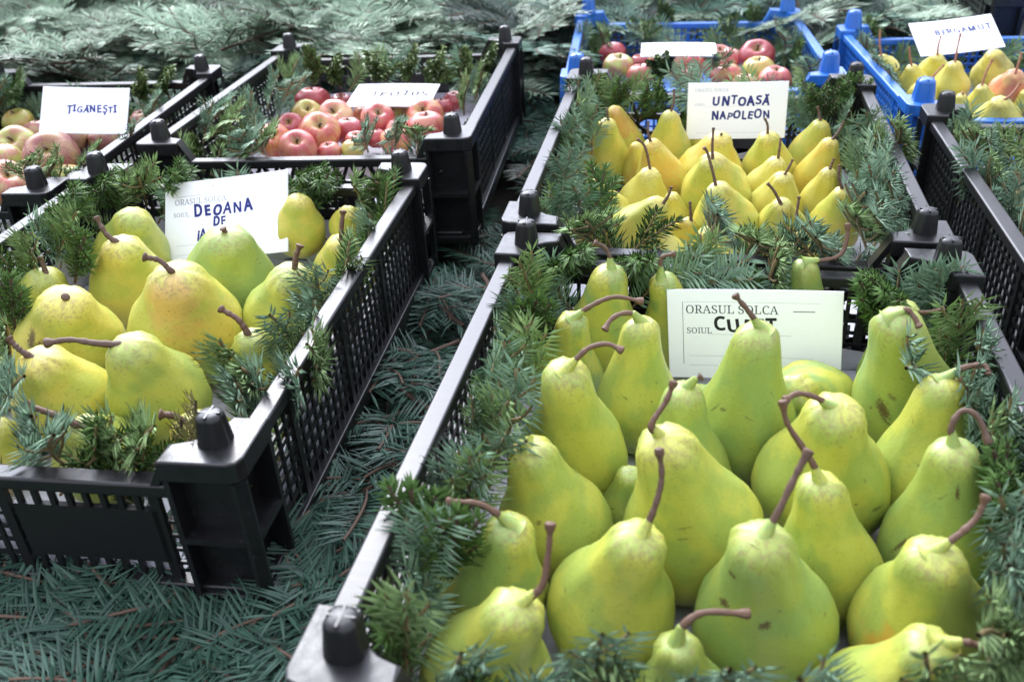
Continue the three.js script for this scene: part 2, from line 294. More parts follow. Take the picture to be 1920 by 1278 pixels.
// white paper lining the crates
const paperMat = new THREE.MeshStandardMaterial({ map: data(256, 256, (u, v) => { const k = 0.60 + 0.05 * tile(u, v, 5, 1) + 0.03 * tile(u, v, 25, 2); return [k * 0.97, k * 0.96, k * 1.05]; }, true), roughness: 0.9, side: THREE.DoubleSide });
const CH = { C: 0.094 };
function liner(k, label, up, mat = paperMat) {
  const [cx, cz, yaw, dh, w, L] = CRATE[k], hx = w / 2 + 0.0035, hz = L / 2 + 0.0035, H = CH[k] || 0.1;
  const o = thing('paper_liner', label, 'paper liner', V(cx, 0.10 + dh - H + 0.0105, cz)); o.rotation.y = yaw;
  const sheet = (a, b, na, nb, f) => { const g = new THREE.PlaneGeometry(1, 1, na, nb), p = g.attributes.position; for (let i = 0; i < p.count; i++) { const u = p.getX(i) + 0.5, v = p.getY(i) + 0.5, q = f(u, v); p.setXYZ(i, q[0], q[1], q[2]); } g.computeVertexNormals(); return g; };
  const W = (x, z) => 0.0016 * n3(x * 40, z * 40, 3.3 + cx) ;
  part('bottom_sheet', sheet(1, 1, 40, 50, (u, v) => { const x = (u - 0.5) * 2 * hx, z = (v - 0.5) * 2 * hz; return [x, 0.0018 + W(x, z), z]; }), mat, o);
  const fx = w / 2 + 0.0062, fz = L / 2 + 0.0062;
  for (const s of [-1, 1]) {
    part('edge_flap', sheet(1, 1, 50, 6, (u, v) => { const z = (u - 0.5) * 2 * (fz - 0.034); return [s * (fx - 0.0016 + 0.0014 * n3(z * 30, v * 2, s)), 0.0005 + v * (up + 0.008 * n3(z * 14, s * 3, 1)), z]; }), mat, o);
    part('edge_flap', sheet(1, 1, 40, 6, (u, v) => { const x = (u - 0.5) * 2 * (fx - 0.042); return [x, 0.0005 + v * (up + 0.008 * n3(x * 14, s * 5, 2)), s * (fz - 0.0016 + 0.0014 * n3(x * 30, v * 2, s + 4))]; }), mat, o);
  }
}
liner('A', 'white paper lining the bottom of the near right crate, glimpsed between the pears', 0.018);
liner('B', 'white paper lining the bottom of the middle pear crate', 0.012);
liner('C', 'white paper seen through the lattice of the near left crate', 0.040);
liner('D', 'white paper seen through the front of the red apple crate', 0.026);

// ---------- the carpet of fir boughs: what lies between and behind the crates
{
  const inside = (x, z) => Object.entries(CRATE).some(([k, [cx, cz, yaw, , w, L]]) => { const dx = x - cx, dz = z - cz, lx = dx * Math.cos(yaw) - dz * Math.sin(yaw), lz = dx * Math.sin(yaw) + dz * Math.cos(yaw); return Math.abs(lx) < w / 2 - 0.03 && Math.abs(lz) < L / 2 - 0.03; });
  const hill = (x, z) => -0.022 - 0.024 * sstep(-1.25, -0.9, z) + 0.012 * sstep(-1.2, -1.5, z) * n3(x * 3, z * 3, 9) + 0.30 * sstep(-1.5, -2.35, z) * sstep(0.8, 0.4, x) + 0.05 * sstep(-1.2, -1.7, z) * n3(x * 2.2, z * 2.2, 5);
  const carpet = new THREE.Group(); carpet.name = 'fir_carpet'; carpet.userData.kind = 'stuff'; tag(carpet, 'carpet of blue-green fir boughs spread under and behind the crates', 'fir boughs'); scene.add(carpet);
  const R = rng(42), kinds = [0, 1, 2, 3, 4, 5].map((i) => bough(i * 13 + 5)), lists = kinds.map(() => []);
  const SPAN = [[0, 0], [0.05, -0.03], [-0.05, -0.03], [0.085, -0.10], [-0.085, -0.10], [0.03, -0.13], [-0.03, -0.13], [0.06, -0.17], [-0.06, -0.17], [0.01, -0.22], [0, -0.25]];
  const drop = (x, z, lift, steep, s) => {
    const m = new THREE.Matrix4(), turn = R() * 6.283, e = new THREE.Euler((R() - 0.4) * steep, turn, (R() - 0.5) * steep, 'YXZ');
    for (const [px, pz] of SPAN) if (inside(x + s * (px * Math.cos(turn) + pz * Math.sin(turn)), z + s * (-px * Math.sin(turn) + pz * Math.cos(turn)))) return 0;
    const lean = 0.75 * sstep(-1.4, -1.8, z) * (0.6 + 0.8 * R()); // the heap at the back slopes towards the viewer
    m.compose(V(x, hill(x, z) + lift, z), new THREE.Quaternion().setFromAxisAngle(V(1, 0, 0), lean).multiply(new THREE.Quaternion().setFromEuler(e)), V(s, Math.min(1, s + 0.15), s));
    const k = Math.floor(R() * 6), b = 0.55 + 0.9 * R();
    const farSheen = z < -1.42 + 0.25 * n3(x * 1.3, 2, 7), dry = R() < 0.02 && !farSheen ? 0.35 + 0.4 * R() : 0, pale = farSheen ? 2.6 + 2.2 * R() : R() < 0.35 ? 1.3 + 1.0 * R() : 0.9; // boughs at the back coloured paler, painting in brighter light and sky sheen
    lists[k].push([m, [b * pale * (1 + dry * 1.4) * (farSheen ? 1.6 : 1.1), b * pale * (1 + dry * 0.2), b * pale * (1 - 0.45 * dry)]]);
    return 1;
  };
  // short single twigs fill the gaps between the crates
  const small = [0, 1, 2, 3].map((i) => { const Rs = rng(i + 300), N = new Needles(), L = 0.07 + 0.02 * i, c = new THREE.QuadraticBezierCurve3(V(0, 0, 0), V(0.01 * (Rs() - 0.5), 0.012, -L / 2), V(0.03 * (Rs() - 0.5), 0.004, -L)); twig(N, c, V(0, 1, 0), L, Rs, { step: 0.0024, rows: 2, fan: 1.4, forward: 0.5, len: 0.0258, wid: 0.0021, tone: 'g', from: 0.1 }); return [N.geo(), new THREE.TubeGeometry(c, 8, 0.0013, 5)]; });
  const sl = small.map(() => []);
  for (let i = 0; i < 1500; i++) {
    const z = -0.2 - 1.2 * R(), x = (R() * 2 - 1) * (0.3 + 0.62 * -z), turn = R() * 6.283, k = Math.floor(R() * 4), L = 0.07 + 0.02 * k;
    if ([[0, 0], [0.014, -0.3 * L], [-0.014, -0.3 * L], [0.012, -0.8 * L], [-0.012, -0.8 * L], [0, -L - 0.012]].some(([px, pz]) => inside(x + px * Math.cos(turn) + pz * Math.sin(turn), z - px * Math.sin(turn) + pz * Math.cos(turn)))) continue;
    const b = (0.7 + 0.7 * R()) * (R() < 0.3 ? 1.8 : 1);
    sl[k].push([new THREE.Matrix4().compose(V(x, hill(x, z) + 0.002 + 0.014 * R(), z), new THREE.Quaternion().setFromEuler(new THREE.Euler((R() - 0.35) * 0.4, turn, (R() - 0.5) * 0.4, 'YXZ')), V(1, 1, 1)), [b * (R() < 0.08 ? 1.9 : 1), b, b * 0.95]]);
  }
  small.forEach((g) => kinds.push(g)); sl.forEach((l) => lists.push(l));
  let put = 0;
  for (let i = 0; i < 14500; i++) {
    const z = -0.12 - 2.78 * Math.pow(R(), 0.85), hw = 0.35 + 0.62 * -z, x = (R() * 2 - 1) * hw, near = z > -1.4;
    if (inside(x, z) || (near ? R() < 0.85 : R() < 0.1)) continue;
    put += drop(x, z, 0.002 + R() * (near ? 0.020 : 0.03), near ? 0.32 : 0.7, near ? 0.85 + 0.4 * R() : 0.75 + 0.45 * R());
  }
  console.log('boughs', put);
  const far = needleMat.f;
  kinds.forEach(([g, st], i) => {
    const a = new THREE.InstancedMesh(g, far, lists[i].length), b = new THREE.InstancedMesh(st, barkMat, lists[i].length);
    a.name = 'needles'; b.name = 'twigs'; a.userData.kind = b.userData.kind = 'stuff';
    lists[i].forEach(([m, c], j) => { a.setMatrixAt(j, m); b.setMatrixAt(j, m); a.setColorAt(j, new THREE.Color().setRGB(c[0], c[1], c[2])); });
    for (const q of [a, b]) { q.castShadow = q.receiveShadow = true; carpet.add(q); }
  });
}
// boughs that can be told apart in front of the near left crate and in the gap between the crates
function singleBough(label, x, y, z, turn, pitch, seed, s = 1) {
  const g = thing('fir_bough', label, 'fir bough', V(x, y, z)); g.rotation.order = 'YXZ'; g.rotation.set(pitch, turn, 0);
  const [n, st] = bough(seed, s);
  part('stem', st, barkMat, g); part('needles', n, needleMat.f, g).userData.kind = 'stuff';
}
singleBough('fir bough with a bare brown stem at the left edge, below the left crate', -0.2600, 0.0000, -0.3094, -0.177, 0.04, 700, 0.55);
singleBough('fir bough at the bottom edge pointing up toward the blank panel of the left crate', -0.2118, 0.0000, -0.3040, -0.070, 0.04, 701, 0.55);
singleBough('fir bough lying level along the bottom edge, left of the corner peg', -0.1455, 0.0000, -0.3125, 1.499, 0.04, 702, 0.55);
singleBough('fir bough fanning down left below the corner post of the left crate', -0.1704, 0.0000, -0.3520, 2.970, 0.04, 703, 0.55);
singleBough('fir bough pointing at the corner cap of the green pear crate', -0.1442, 0.0000, -0.3179, -0.773, 0.04, 704, 0.55);
singleBough('fir bough spread between the two near crates beside the black bottom rail', -0.0975, 0.0000, -0.3768, 2.973, 0.04, 705, 0.55);
singleBough('fir bough at the far end of the gap between the two near crates', -0.0232, 0.0000, -0.7346, 2.838, 0.04, 706, 0.55);
singleBough('fir bough in the middle of the gap between the two near crates', -0.0409, 0.0000, -0.6210, 2.802, 0.04, 707, 0.55);
singleBough('fir bough beside the long lattice wall of the left crate, mid gap', -0.0605, -0.0000, -0.5355, 2.832, 0.04, 708, 0.55);
singleBough('fir bough in the gap close to the grey rail of the green pear crate', -0.0693, 0.0000, -0.4818, 2.699, 0.04, 709, 0.55);
singleBough('fir bough at the near end of the gap between the two crates', -0.0886, 0.0000, -0.4264, 2.717, 0.04, 710, 0.55);
singleBough('fir bough spread flat at the bottom edge just left of the nearest corner cap', -0.1177, 0.0000, -0.3024, 0.855, 0.04, 711, 0.55);
singleBough('fir bough fanning toward the lower left corner of the picture', -0.2360, 0.0000, -0.3394, 2.955, 0.04, 712, 0.55);
singleBough('fir bough with tips under the bottom rail of the left crate, left of its middle', -0.1876, 0.0000, -0.3074, 0.821, 0.04, 713, 0.55);
singleBough('fir bough below the blank panel of the left crate, tips pointing right', -0.1932, 0.0000, -0.3496, -2.213, 0.04, 714, 0.55);

// ---------- pears
const PROFILE = {
  long: [[0, 1], [0.13, 0.965], [0.28, 0.85], [0.44, 0.685], [0.6, 0.545], [0.75, 0.465], [0.86, 0.42], [0.93, 0.355], [0.975, 0.24], [1, 0.05]],
  stout: [[0, 1], [0.15, 0.97], [0.32, 0.875], [0.48, 0.74], [0.64, 0.61], [0.77, 0.535], [0.87, 0.46], [0.945, 0.35], [0.985, 0.22], [1, 0.05]],
  cone: [[0, 1], [0.15, 0.965], [0.32, 0.855], [0.5, 0.69], [0.66, 0.545], [0.79, 0.445], [0.88, 0.375], [0.945, 0.295], [0.98, 0.19], [1, 0.05]],
};
function lerpProfile(P, u) { for (let i = 1; i < P.length; i++) if (u <= P[i][0]) { const a = P[Math.max(0, i - 2)], b = P[i - 1], c = P[i], d = P[Math.min(P.length - 1, i + 1)], t = (u - b[0]) / (c[0] - b[0]); const m1 = (c[1] - a[1]) / (c[0] - a[0] || 1) * (c[0] - b[0]), m2 = (d[1] - b[1]) / (d[0] - b[0] || 1) * (c[0] - b[0]); const t2 = t * t, t3 = t2 * t; return (2 * t3 - 3 * t2 + 1) * b[1] + (t3 - 2 * t2 + t) * m1 + (-2 * t3 + 3 * t2) * c[1] + (t3 - t2) * m2; } return 0; }
// skin: base and second tone in soft patches, lenticels, russet at the stem, blush and scars where the fruit has them
function skin(o) {
  const R = rng(o.seed), S = 256, dots = [];
  for (let i = 0; i < (o.dots ?? 520); i++) dots.push([R(), 0.05 + 0.9 * R(), 0.0042 + 0.0038 * R() * R(), 0.25 + 0.6 * R()]);
  const f = new Float32Array(S * S), scuffs = (o.scars || []).slice();
  for (let i = 0; i < 4; i++) { const long = R() < 0.5; scuffs.push([0.12 + 0.76 * R(), 0.15 + 0.7 * R(), long ? 0.012 + 0.03 * R() : 0.004 + 0.008 * R(), long ? 0.002 + 0.002 * R() : 0.004 + 0.009 * R(), R() * 3.1]); }
  for (const [u, v, r, k] of dots) { const ru = Math.ceil(r * S * 1.6) + 1; for (let j = -ru; j <= ru; j++) for (let i = -ru; i <= ru; i++) { const q = Math.hypot(i, j * 1.3) / S / r; if (q < 1) { const a = (Math.floor(u * S) + i + S) % S, b = Math.floor(v * S) + j; if (b >= 0 && b < S) f[b * S + a] = Math.max(f[b * S + a], (1 - q * q) * k); } } }
  const col = data(S, S, (u, v) => {
    let c = mix3(o.base, o.alt, sstep(-0.55, 0.6, ring(u, v, 1.1, o.seed) + 0.35 * ring(u, v, 3.5, o.seed + 3)));
    const fine = ring(u, v, 14, o.seed + 5) * 0.5 + ring(u, v, 34, o.seed + 6) * 0.5; c = c.map((x) => x * (1 + 0.07 * fine));
    if (o.blush) for (const [bu, bv, br, bc, bk] of o.blush) { let du = Math.abs(u - bu); du = Math.min(du, 1 - du); const q = Math.hypot(du, (v - bv) * 0.8) / br + 0.3 * ring(u, v, 3, o.seed + 9) + 0.15 * ring(u, v, 16, 2); c = mix3(c, bc, bk * (1 - sstep(0.35, 1.1, q))); }
    const rus = sstep(0.38, 0.85, ring(u, v, 9, o.seed + 11) * 0.6 + 0.5 * ring(u, v, 26, 4) + (v > 0.86 ? 0.55 * sstep(0.86, 0.98, v) : -0.15)); c = mix3(c, [0.24, 0.17, 0.06], 0.5 * rus);
    const dd = f[Math.min(S - 1, Math.floor(v * S)) * S + Math.floor(u * S) % S]; c = mix3(c, o.dot || [0.13, 0.17, 0.03], dd * 0.75);
    for (const [su, sv, ru, rv, an] of scuffs) { let x = u - su, y = v - sv; const cx = x * Math.cos(an) + y * Math.sin(an), cy = -x * Math.sin(an) + y * Math.cos(an); const q = Math.hypot(cx / ru, cy / rv) + 0.35 * ring(u, v, 22, 8) + 0.3 * ring(u, v, 50, 9); c = mix3(c, [0.09, 0.05, 0.02], (ru * rv > 0.0004 ? 0.9 : 0.65) * (1 - sstep(0.45, 0.98, q))); }
    return c;
  }, true);
  col.wrapT = THREE.ClampToEdgeWrapping;
  return new THREE.MeshPhysicalMaterial({ map: col, roughness: o.rough ?? 0.43, clearcoat: 0.12, clearcoatRoughness: 0.35, bumpMap: skinBump, bumpScale: 0.0002 });
}
const skinBump = data(256, 256, (u, v) => { const k = 0.5 + 0.25 * tile(u, v, 7, 3) + 0.2 * tile(u, v, 26, 5); return [k, k, k]; });
const GREEN = [0.305, 0.375, 0.066], LIME = [0.245, 0.35, 0.08], YG = [0.42, 0.435, 0.064], YEL = [0.53, 0.465, 0.075], GOLD = [0.55, 0.41, 0.05], PALE = [0.55, 0.51, 0.11];
const SKINS = {
  A: [skin({ seed: 1, base: GREEN, alt: LIME }), skin({ seed: 2, base: YG, alt: GREEN }), skin({ seed: 3, base: LIME, alt: GREEN, scars: [[0.36, 0.6, 0.02, 0.01, 0.4]] }), skin({ seed: 4, base: GREEN, alt: YG, scars: [[0.6, 0.45, 0.012, 0.02, 0.9], [0.42, 0.55, 0.006, 0.02, 1.2]] }), skin({ seed: 5, base: LIME, alt: YG }), skin({ seed: 6, base: GREEN, alt: LIME }), skin({ seed: 7, base: YG, alt: LIME, scars: [[0.55, 0.62, 0.03, 0.004, 0.3]] })],
  C: [skin({ seed: 11, base: YG, alt: YEL, dots: 700 }), skin({ seed: 12, base: YEL, alt: YG, dots: 620 }), skin({ seed: 13, base: YG, alt: GREEN, dots: 700 })],
  B: [skin({ seed: 21, base: YEL, alt: YG }), skin({ seed: 22, base: YEL, alt: GOLD }), skin({ seed: 23, base: YG, alt: YEL }), skin({ seed: 24, base: PALE, alt: YEL }), skin({ seed: 25, base: YEL, alt: PALE })],
  G: [skin({ seed: 31, base: PALE, alt: YEL }), skin({ seed: 32, base: YEL, alt: PALE })],
};
SKINS.H = SKINS.G;
const SPECIAL = {
  a9: skin({ seed: 41, base: GREEN, alt: LIME, scars: [[0.37, 0.545, 0.026, 0.072, 0.25], [0.41, 0.44, 0.010, 0.06, 0.5], [0.40, 0.62, 0.012, 0.03, 0.7]] }),
  a17: skin({ seed: 42, base: LIME, alt: GREEN, scars: [[0.31, 0.66, 0.026, 0.024, 0.2], [0.46, 0.64, 0.028, 0.02, 0.6], [0.31, 0.84, 0.03, 0.02, 0]] }),
  a21: skin({ seed: 43, base: YG, alt: GREEN, blush: [[0.385, 0.46, 0.15, [0.58, 0.26, 0.03], 0.75]] }),
  a13: skin({ seed: 44, base: GREEN, alt: LIME, scars: [[0.30, 0.45, 0.008, 0.10, -0.25], [0.46, 0.82, 0.012, 0.05, 0]] }),
  a8: skin({ seed: 45, base: YG, alt: GREEN, scars: [[0.37, 0.62, 0.030, 0.005, -0.5], [0.47, 0.62, 0.04, 0.0045, 0.25], [0.46, 0.57, 0.026, 0.004, 0.1]] }),
  a14: skin({ seed: 46, base: GREEN, alt: YG, scars: [[0.47, 0.62, 0.016, 0.016, 0], [0.55, 0.3, 0.02, 0.016, 0]] }),
  c3: skin({ seed: 47, base: YEL, alt: YG, dots: 700, blush: [[0.5, 0.88, 0.2, [0.60, 0.24, 0.11], 0.42], [0.60, 0.6, 0.16, [0.60, 0.34, 0.05], 0.32]] }),
  c10: skin({ seed: 48, base: YEL, alt: YG, dots: 700, scars: [[0.46, 0.70, 0.035, 0.06, 0.2], [0.51, 0.68, 0.018, 0.04, 0.5], [0.40, 0.72, 0.025, 0.09, 0.3]] }),
  c4: skin({ seed: 49, base: LIME, alt: GREEN, dots: 700 }),
  b2: skin({ seed: 50, base: YG, alt: YEL, blush: [[0.55, 0.85, 0.24, [0.55, 0.17, 0.07], 0.5]] }),
  b19: skin({ seed: 51, base: YEL, alt: YG, blush: [[0.41, 0.48, 0.15, [0.58, 0.20, 0.01], 0.9]], scars: [[0.39, 0.42, 0.03, 0.03, 0]] }),
  b4: skin({ seed: 52, base: YEL, alt: GOLD, blush: [[0.5, 0.7, 0.24, [0.62, 0.32, 0.06], 0.5]] }),
  g7: skin({ seed: 53, base: [0.62, 0.36, 0.16], alt: [0.62, 0.22, 0.12] }),
  g5: skin({ seed: 54, base: YEL, alt: [0.34, 0.30, 0.05] }),
  h1: skin({ seed: 55, base: [0.65, 0.35, 0.10], alt: [0.62, 0.42, 0.12] }),
};
for (const k of ['a7', 'a18']) SPECIAL[k] = SKINS.A[k === 'a7' ? 2 : 1];
for (const k of ['a19', 'a16', 'a22', 'a5']) SPECIAL[k] = SKINS.A[1];
for (const k of ['c9', 'c13']) SPECIAL[k] = SKINS.C[2];
for (const k of ['b7', 'b1', 'b23']) SPECIAL[k] = SKINS.B[2];
const stemTex = (a, b, s) => data(64, 64, (u, v) => { const n = 0.5 + 0.5 * tile(u, v, 5, s) + 0.25 * tile(u, v, 17, s + 2); return mix3(a, b, n); }, true);
const stemMats = [stemTex([0.045, 0.02, 0.011], [0.17, 0.085, 0.042], 1), stemTex([0.032, 0.018, 0.011], [0.15, 0.078, 0.042], 4), stemTex([0.18, 0.06, 0.025], [0.38, 0.16, 0.07], 7)].map((map) => new THREE.MeshStandardMaterial({ map, roughness: 0.6 }));
const SHAPE = { A: 'long', B: 'cone', C: 'stout', G: 'cone', H: 'cone' };
const CAT = { A: 'large green pears in the near right crate', B: 'yellow pears in the middle crate', C: 'yellow pears in the near left crate', G: 'small yellow pears in the far right crate', H: null };
let pearSeed = 500;
// a tube whose thickness changes along its length
function rod(pts, rad, seg, sides) {
  const cur = new THREE.CatmullRomCurve3(pts), g = new THREE.TubeGeometry(cur, seg, 1, sides), p = g.attributes.position;
  for (let i = 0; i <= seg; i++) { const c = cur.getPointAt(i / seg), r = rad(i / seg); for (let j = 0; j <= sides; j++) { const k = i * (sides + 1) + j; p.setXYZ(k, c.x + (p.getX(k) - c.x) * r, c.y + (p.getY(k) - c.y) * r, c.z + (p.getZ(k) - c.z) * r); } }
  g.computeVertexNormals();
  const e = cur.getPointAt(1), cap = new THREE.SphereGeometry(rad(1) * 0.99, 9, 6); cap.scale(1, 0.35, 1); cap.applyQuaternion(new THREE.Quaternion().setFromUnitVectors(V(0, 1, 0), cur.getTangentAt(1))); cap.translate(e.x, e.y, e.z);
  return merge([g, cap]);
}
function pear(k, id, label, c, r, tip, stem) {
  const R = rng(pearSeed++), C = Q(c), T = Q(tip), rad = r * 1e-4, ax = T.clone().sub(C), L = ax.length(); ax.normalize();
  const base = C.clone().addScaledVector(ax, -0.95 * rad), g = thing('pear', label, 'pear', base, CAT[k] || undefined);
  const side = ax.clone().cross(V(0, 0, 1)).normalize(), front = side.clone().cross(ax).normalize();
  const P = PROFILE[SHAPE[k]], NU = 40, NV = 44, pos = [], uv = [], idx = [], bend = [(R() - 0.5) * 0.22 * rad, (R() - 0.5) * 0.16 * rad], ns = R() * 90, tot = L + 0.95 * rad;
  for (let j = 0; j <= NV; j++) {
    const q = j / NV, s = q < 0.35 ? 1 - Math.cos(q / 0.35 * Math.PI / 2) : 0, h = q < 0.35 ? s * 0.95 * rad : 0.95 * rad + (q < 1 ? Math.sin((q - 0.35) / 0.65 * Math.PI / 2) ** 0.92 : 1) * L;
    let rr; if (j === 0 || j === NV) rr = 0; else if (q < 0.35) { const e = 1 - s; rr = rad * Math.sqrt(Math.max(0, 1 - e * e)); if (j < 3) rr = Math.max(rr, rad * 0.02); } else rr = rad * Math.max(0.02, lerpProfile(P, Math.min(1, (h - 0.95 * rad) / L)));
    const v = h / tot, off = Math.max(0, v - 0.25);
    for (let i = 0; i <= NU; i++) {
      const u = i / NU, a = (u - 0.5) * Math.PI * 2, lump = 1 + 0.055 * n3(Math.cos(a) * 0.9 + ns, Math.sin(a) * 0.9, v * 1.7) + 0.018 * n3(Math.cos(a) * 2.4 + ns, Math.sin(a) * 2.4, v * 5) + (v > 0.8 ? (0.07 * n3(Math.cos(a) * 1.8 + ns, Math.sin(a) * 1.8, 8) + 0.05 * n3(Math.cos(a) * 4 + ns, Math.sin(a) * 4, 3)) * sstep(0.8, 0.96, v) : 0);
      const f = front.clone().multiplyScalar(Math.cos(a) * rr * lump).addScaledVector(side, Math.sin(a) * rr * lump).addScaledVector(ax, h).addScaledVector(side, bend[0] * Math.sin(v * Math.PI)).addScaledVector(front, bend[1] * Math.sin(v * Math.PI));
      pos.push(f.x, f.y, f.z); uv.push(u, v);
    }
  }
  for (let j = 0; j < NV; j++) for (let i = 0; i < NU; i++) { const a = j * (NU + 1) + i, b = a + NU + 1; idx.push(a, a + 1, b, a + 1, b + 1, b); }
  const geo = new THREE.BufferGeometry(); geo.setAttribute('position', new THREE.Float32BufferAttribute(pos, 3)); geo.setAttribute('uv', new THREE.Float32BufferAttribute(uv, 2)); geo.setIndex(idx); geo.computeVertexNormals();
  { const nn = geo.attributes.normal; for (let j = 0; j <= NV; j++) { const a = j * (NU + 1), b = a + NU, m = V(nn.getX(a) + nn.getX(b), nn.getY(a) + nn.getY(b), nn.getZ(a) + nn.getZ(b)).normalize(); nn.setXYZ(a, m.x, m.y, m.z); nn.setXYZ(b, m.x, m.y, m.z); } }
  const list = SKINS[k];
  part('body', geo, SPECIAL[id] || list[Math.floor(R() * list.length)], g);
  if (stem.length > 1) {
    const pts = stem.map((q) => Q(q).sub(base)), th = k === 'A' || k === 'C' ? 1 : 0.85, mat = k === 'G' || k === 'H' ? stemMats[2] : stemMats[Math.floor(R() * 2)];
    const w0 = (k === 'C' ? 0.0019 : 0.00145) * th, ns2 = R() * 50;
    part('stem', rod(pts, (t) => w0 * (1 + 0.35 * Math.pow(1 - t, 4) - 0.12 * t + (k === 'A' || k === 'C' ? 0.65 * sstep(0.88, 0.98, t) : 0.35 * sstep(0.9, 1, t)) + 0.16 * n3(t * 6, ns2, 0) + 0.10 * n3(t * 19, ns2, 4)), 36, 8), mat, g);
    if (k === 'A' && L > 0.04) { const d = pts[1].clone().sub(pts[0]).normalize(), p0 = pts[0].clone(); part('stem_collar', rod([p0.clone().addScaledVector(d, -0.002), p0.clone().addScaledVector(d, 0.0035), p0.clone().addScaledVector(d, 0.0085)], (t) => mix(0.0062, 0.0017, Math.pow(t, 0.5)), 10, 12), SPECIAL[id] || list[0], g); }
  }
}

// ---------- apples
const APPLE = {
  o: [[0.52, 0.22, 0.05], [0.45, 0.07, 0.04]], p: [[0.48, 0.17, 0.10], [0.43, 0.045, 0.06]], s: [[0.55, 0.30, 0.11], [0.46, 0.06, 0.065]], r: [[0.40, 0.05, 0.055], [0.30, 0.02, 0.035]], g: [[0.42, 0.43, 0.08], [0.46, 0.30, 0.07]],
  d: [[0.28, 0.02, 0.03], [0.36, 0.045, 0.05]], w: [[0.58, 0.40, 0.20], [0.50, 0.13, 0.11]], y: [[0.36, 0.42, 0.08], [0.38, 0.16, 0.10]], m: [[0.38, 0.22, 0.10], [0.28, 0.08, 0.08]],
};
const appleMats = Object.fromEntries(Object.entries(APPLE).map(([k, [a, b]], q) => [k, new THREE.MeshPhysicalMaterial({ roughness: 0.36, clearcoat: 0.25, clearcoatRoughness: 0.3, map: data(256, 128, (u, v) => { const s = 0.45 * ring(u, v, 1.2, q + 2) + 0.3 * n3(Math.cos(u * 6.283) * 9, Math.sin(u * 6.283) * 9, q + v * 0.6) + 0.2 * ring(u, v, 18, q); let c = mix3(a, b, sstep(-0.35, 0.35, s)); c = mix3(c, [0.62, 0.52, 0.30], 0.6 * sstep(0.6, 0.75, ring(u, v, 40, 3))); return mix3(c, [0.30, 0.26, 0.08], sstep(0.90, 0.97, v + 0.05 * ring(u, v, 5, 4)) * 0.8); }, true) })]));
const appleGeo = [0, 1, 2].map((k) => {
  const NU = 36, NV = 30, pos = [], uv = [], idx = [];
  for (let j = 0; j <= NV; j++) { const t = j / NV * Math.PI, q = Math.PI - t; for (let i = 0; i <= NU; i++) { const a = i / NU * Math.PI * 2, r = (1 + 0.05 * n3(Math.cos(a) + k * 5, Math.sin(a), q)) * Math.sin(q) ** 0.88; let y = 0.86 * Math.cos(q); y -= 0.36 * Math.exp(-((r / 0.3) ** 2)) * (q < 1.57 ? 1 : -0.6); y += 0.02 * Math.cos(5 * a) * (q > 1.57 ? 1 : 0.5); pos.push(Math.cos(a) * r, y, Math.sin(a) * r); uv.push(i / NU, j / NV); } }
  for (let j = 0; j < NV; j++) for (let i = 0; i < NU; i++) { const a = j * (NU + 1) + i, b = a + NU + 1; idx.push(a, b, a + 1, a + 1, b, b + 1); }
  const g = new THREE.BufferGeometry(); g.setAttribute('position', new THREE.Float32BufferAttribute(pos, 3)); g.setAttribute('uv', new THREE.Float32BufferAttribute(uv, 2)); g.setIndex(idx); g.computeVertexNormals(); return g;
});
const APCAT = { D: 'apples in the red apple crate', E: 'apples in the far left crate', F: 'apples in the blue crate' };
let appleN = 0;
const appleStem = rod([V(0, 0.42, 0), V(0.02, 0.62, 0.02), V(0.1, 0.82, 0.04)], (t) => 0.045 + 0.02 * t, 8, 7);
function apple(k, label, c, r, ax, kind) {
  const g = thing('apple', label, 'apple', Q(c), APCAT[k]), R = rng(900 + appleN), rad = r * 1e-4;
  g.quaternion.setFromUnitVectors(V(0, 1, 0), V(...ax).normalize()); g.rotateY(R() * 6.28); g.scale.setScalar(rad);
  part('body', appleGeo[appleN++ % 3], appleMats[kind], g); part('stem', appleStem, stemMats[1], g);
}

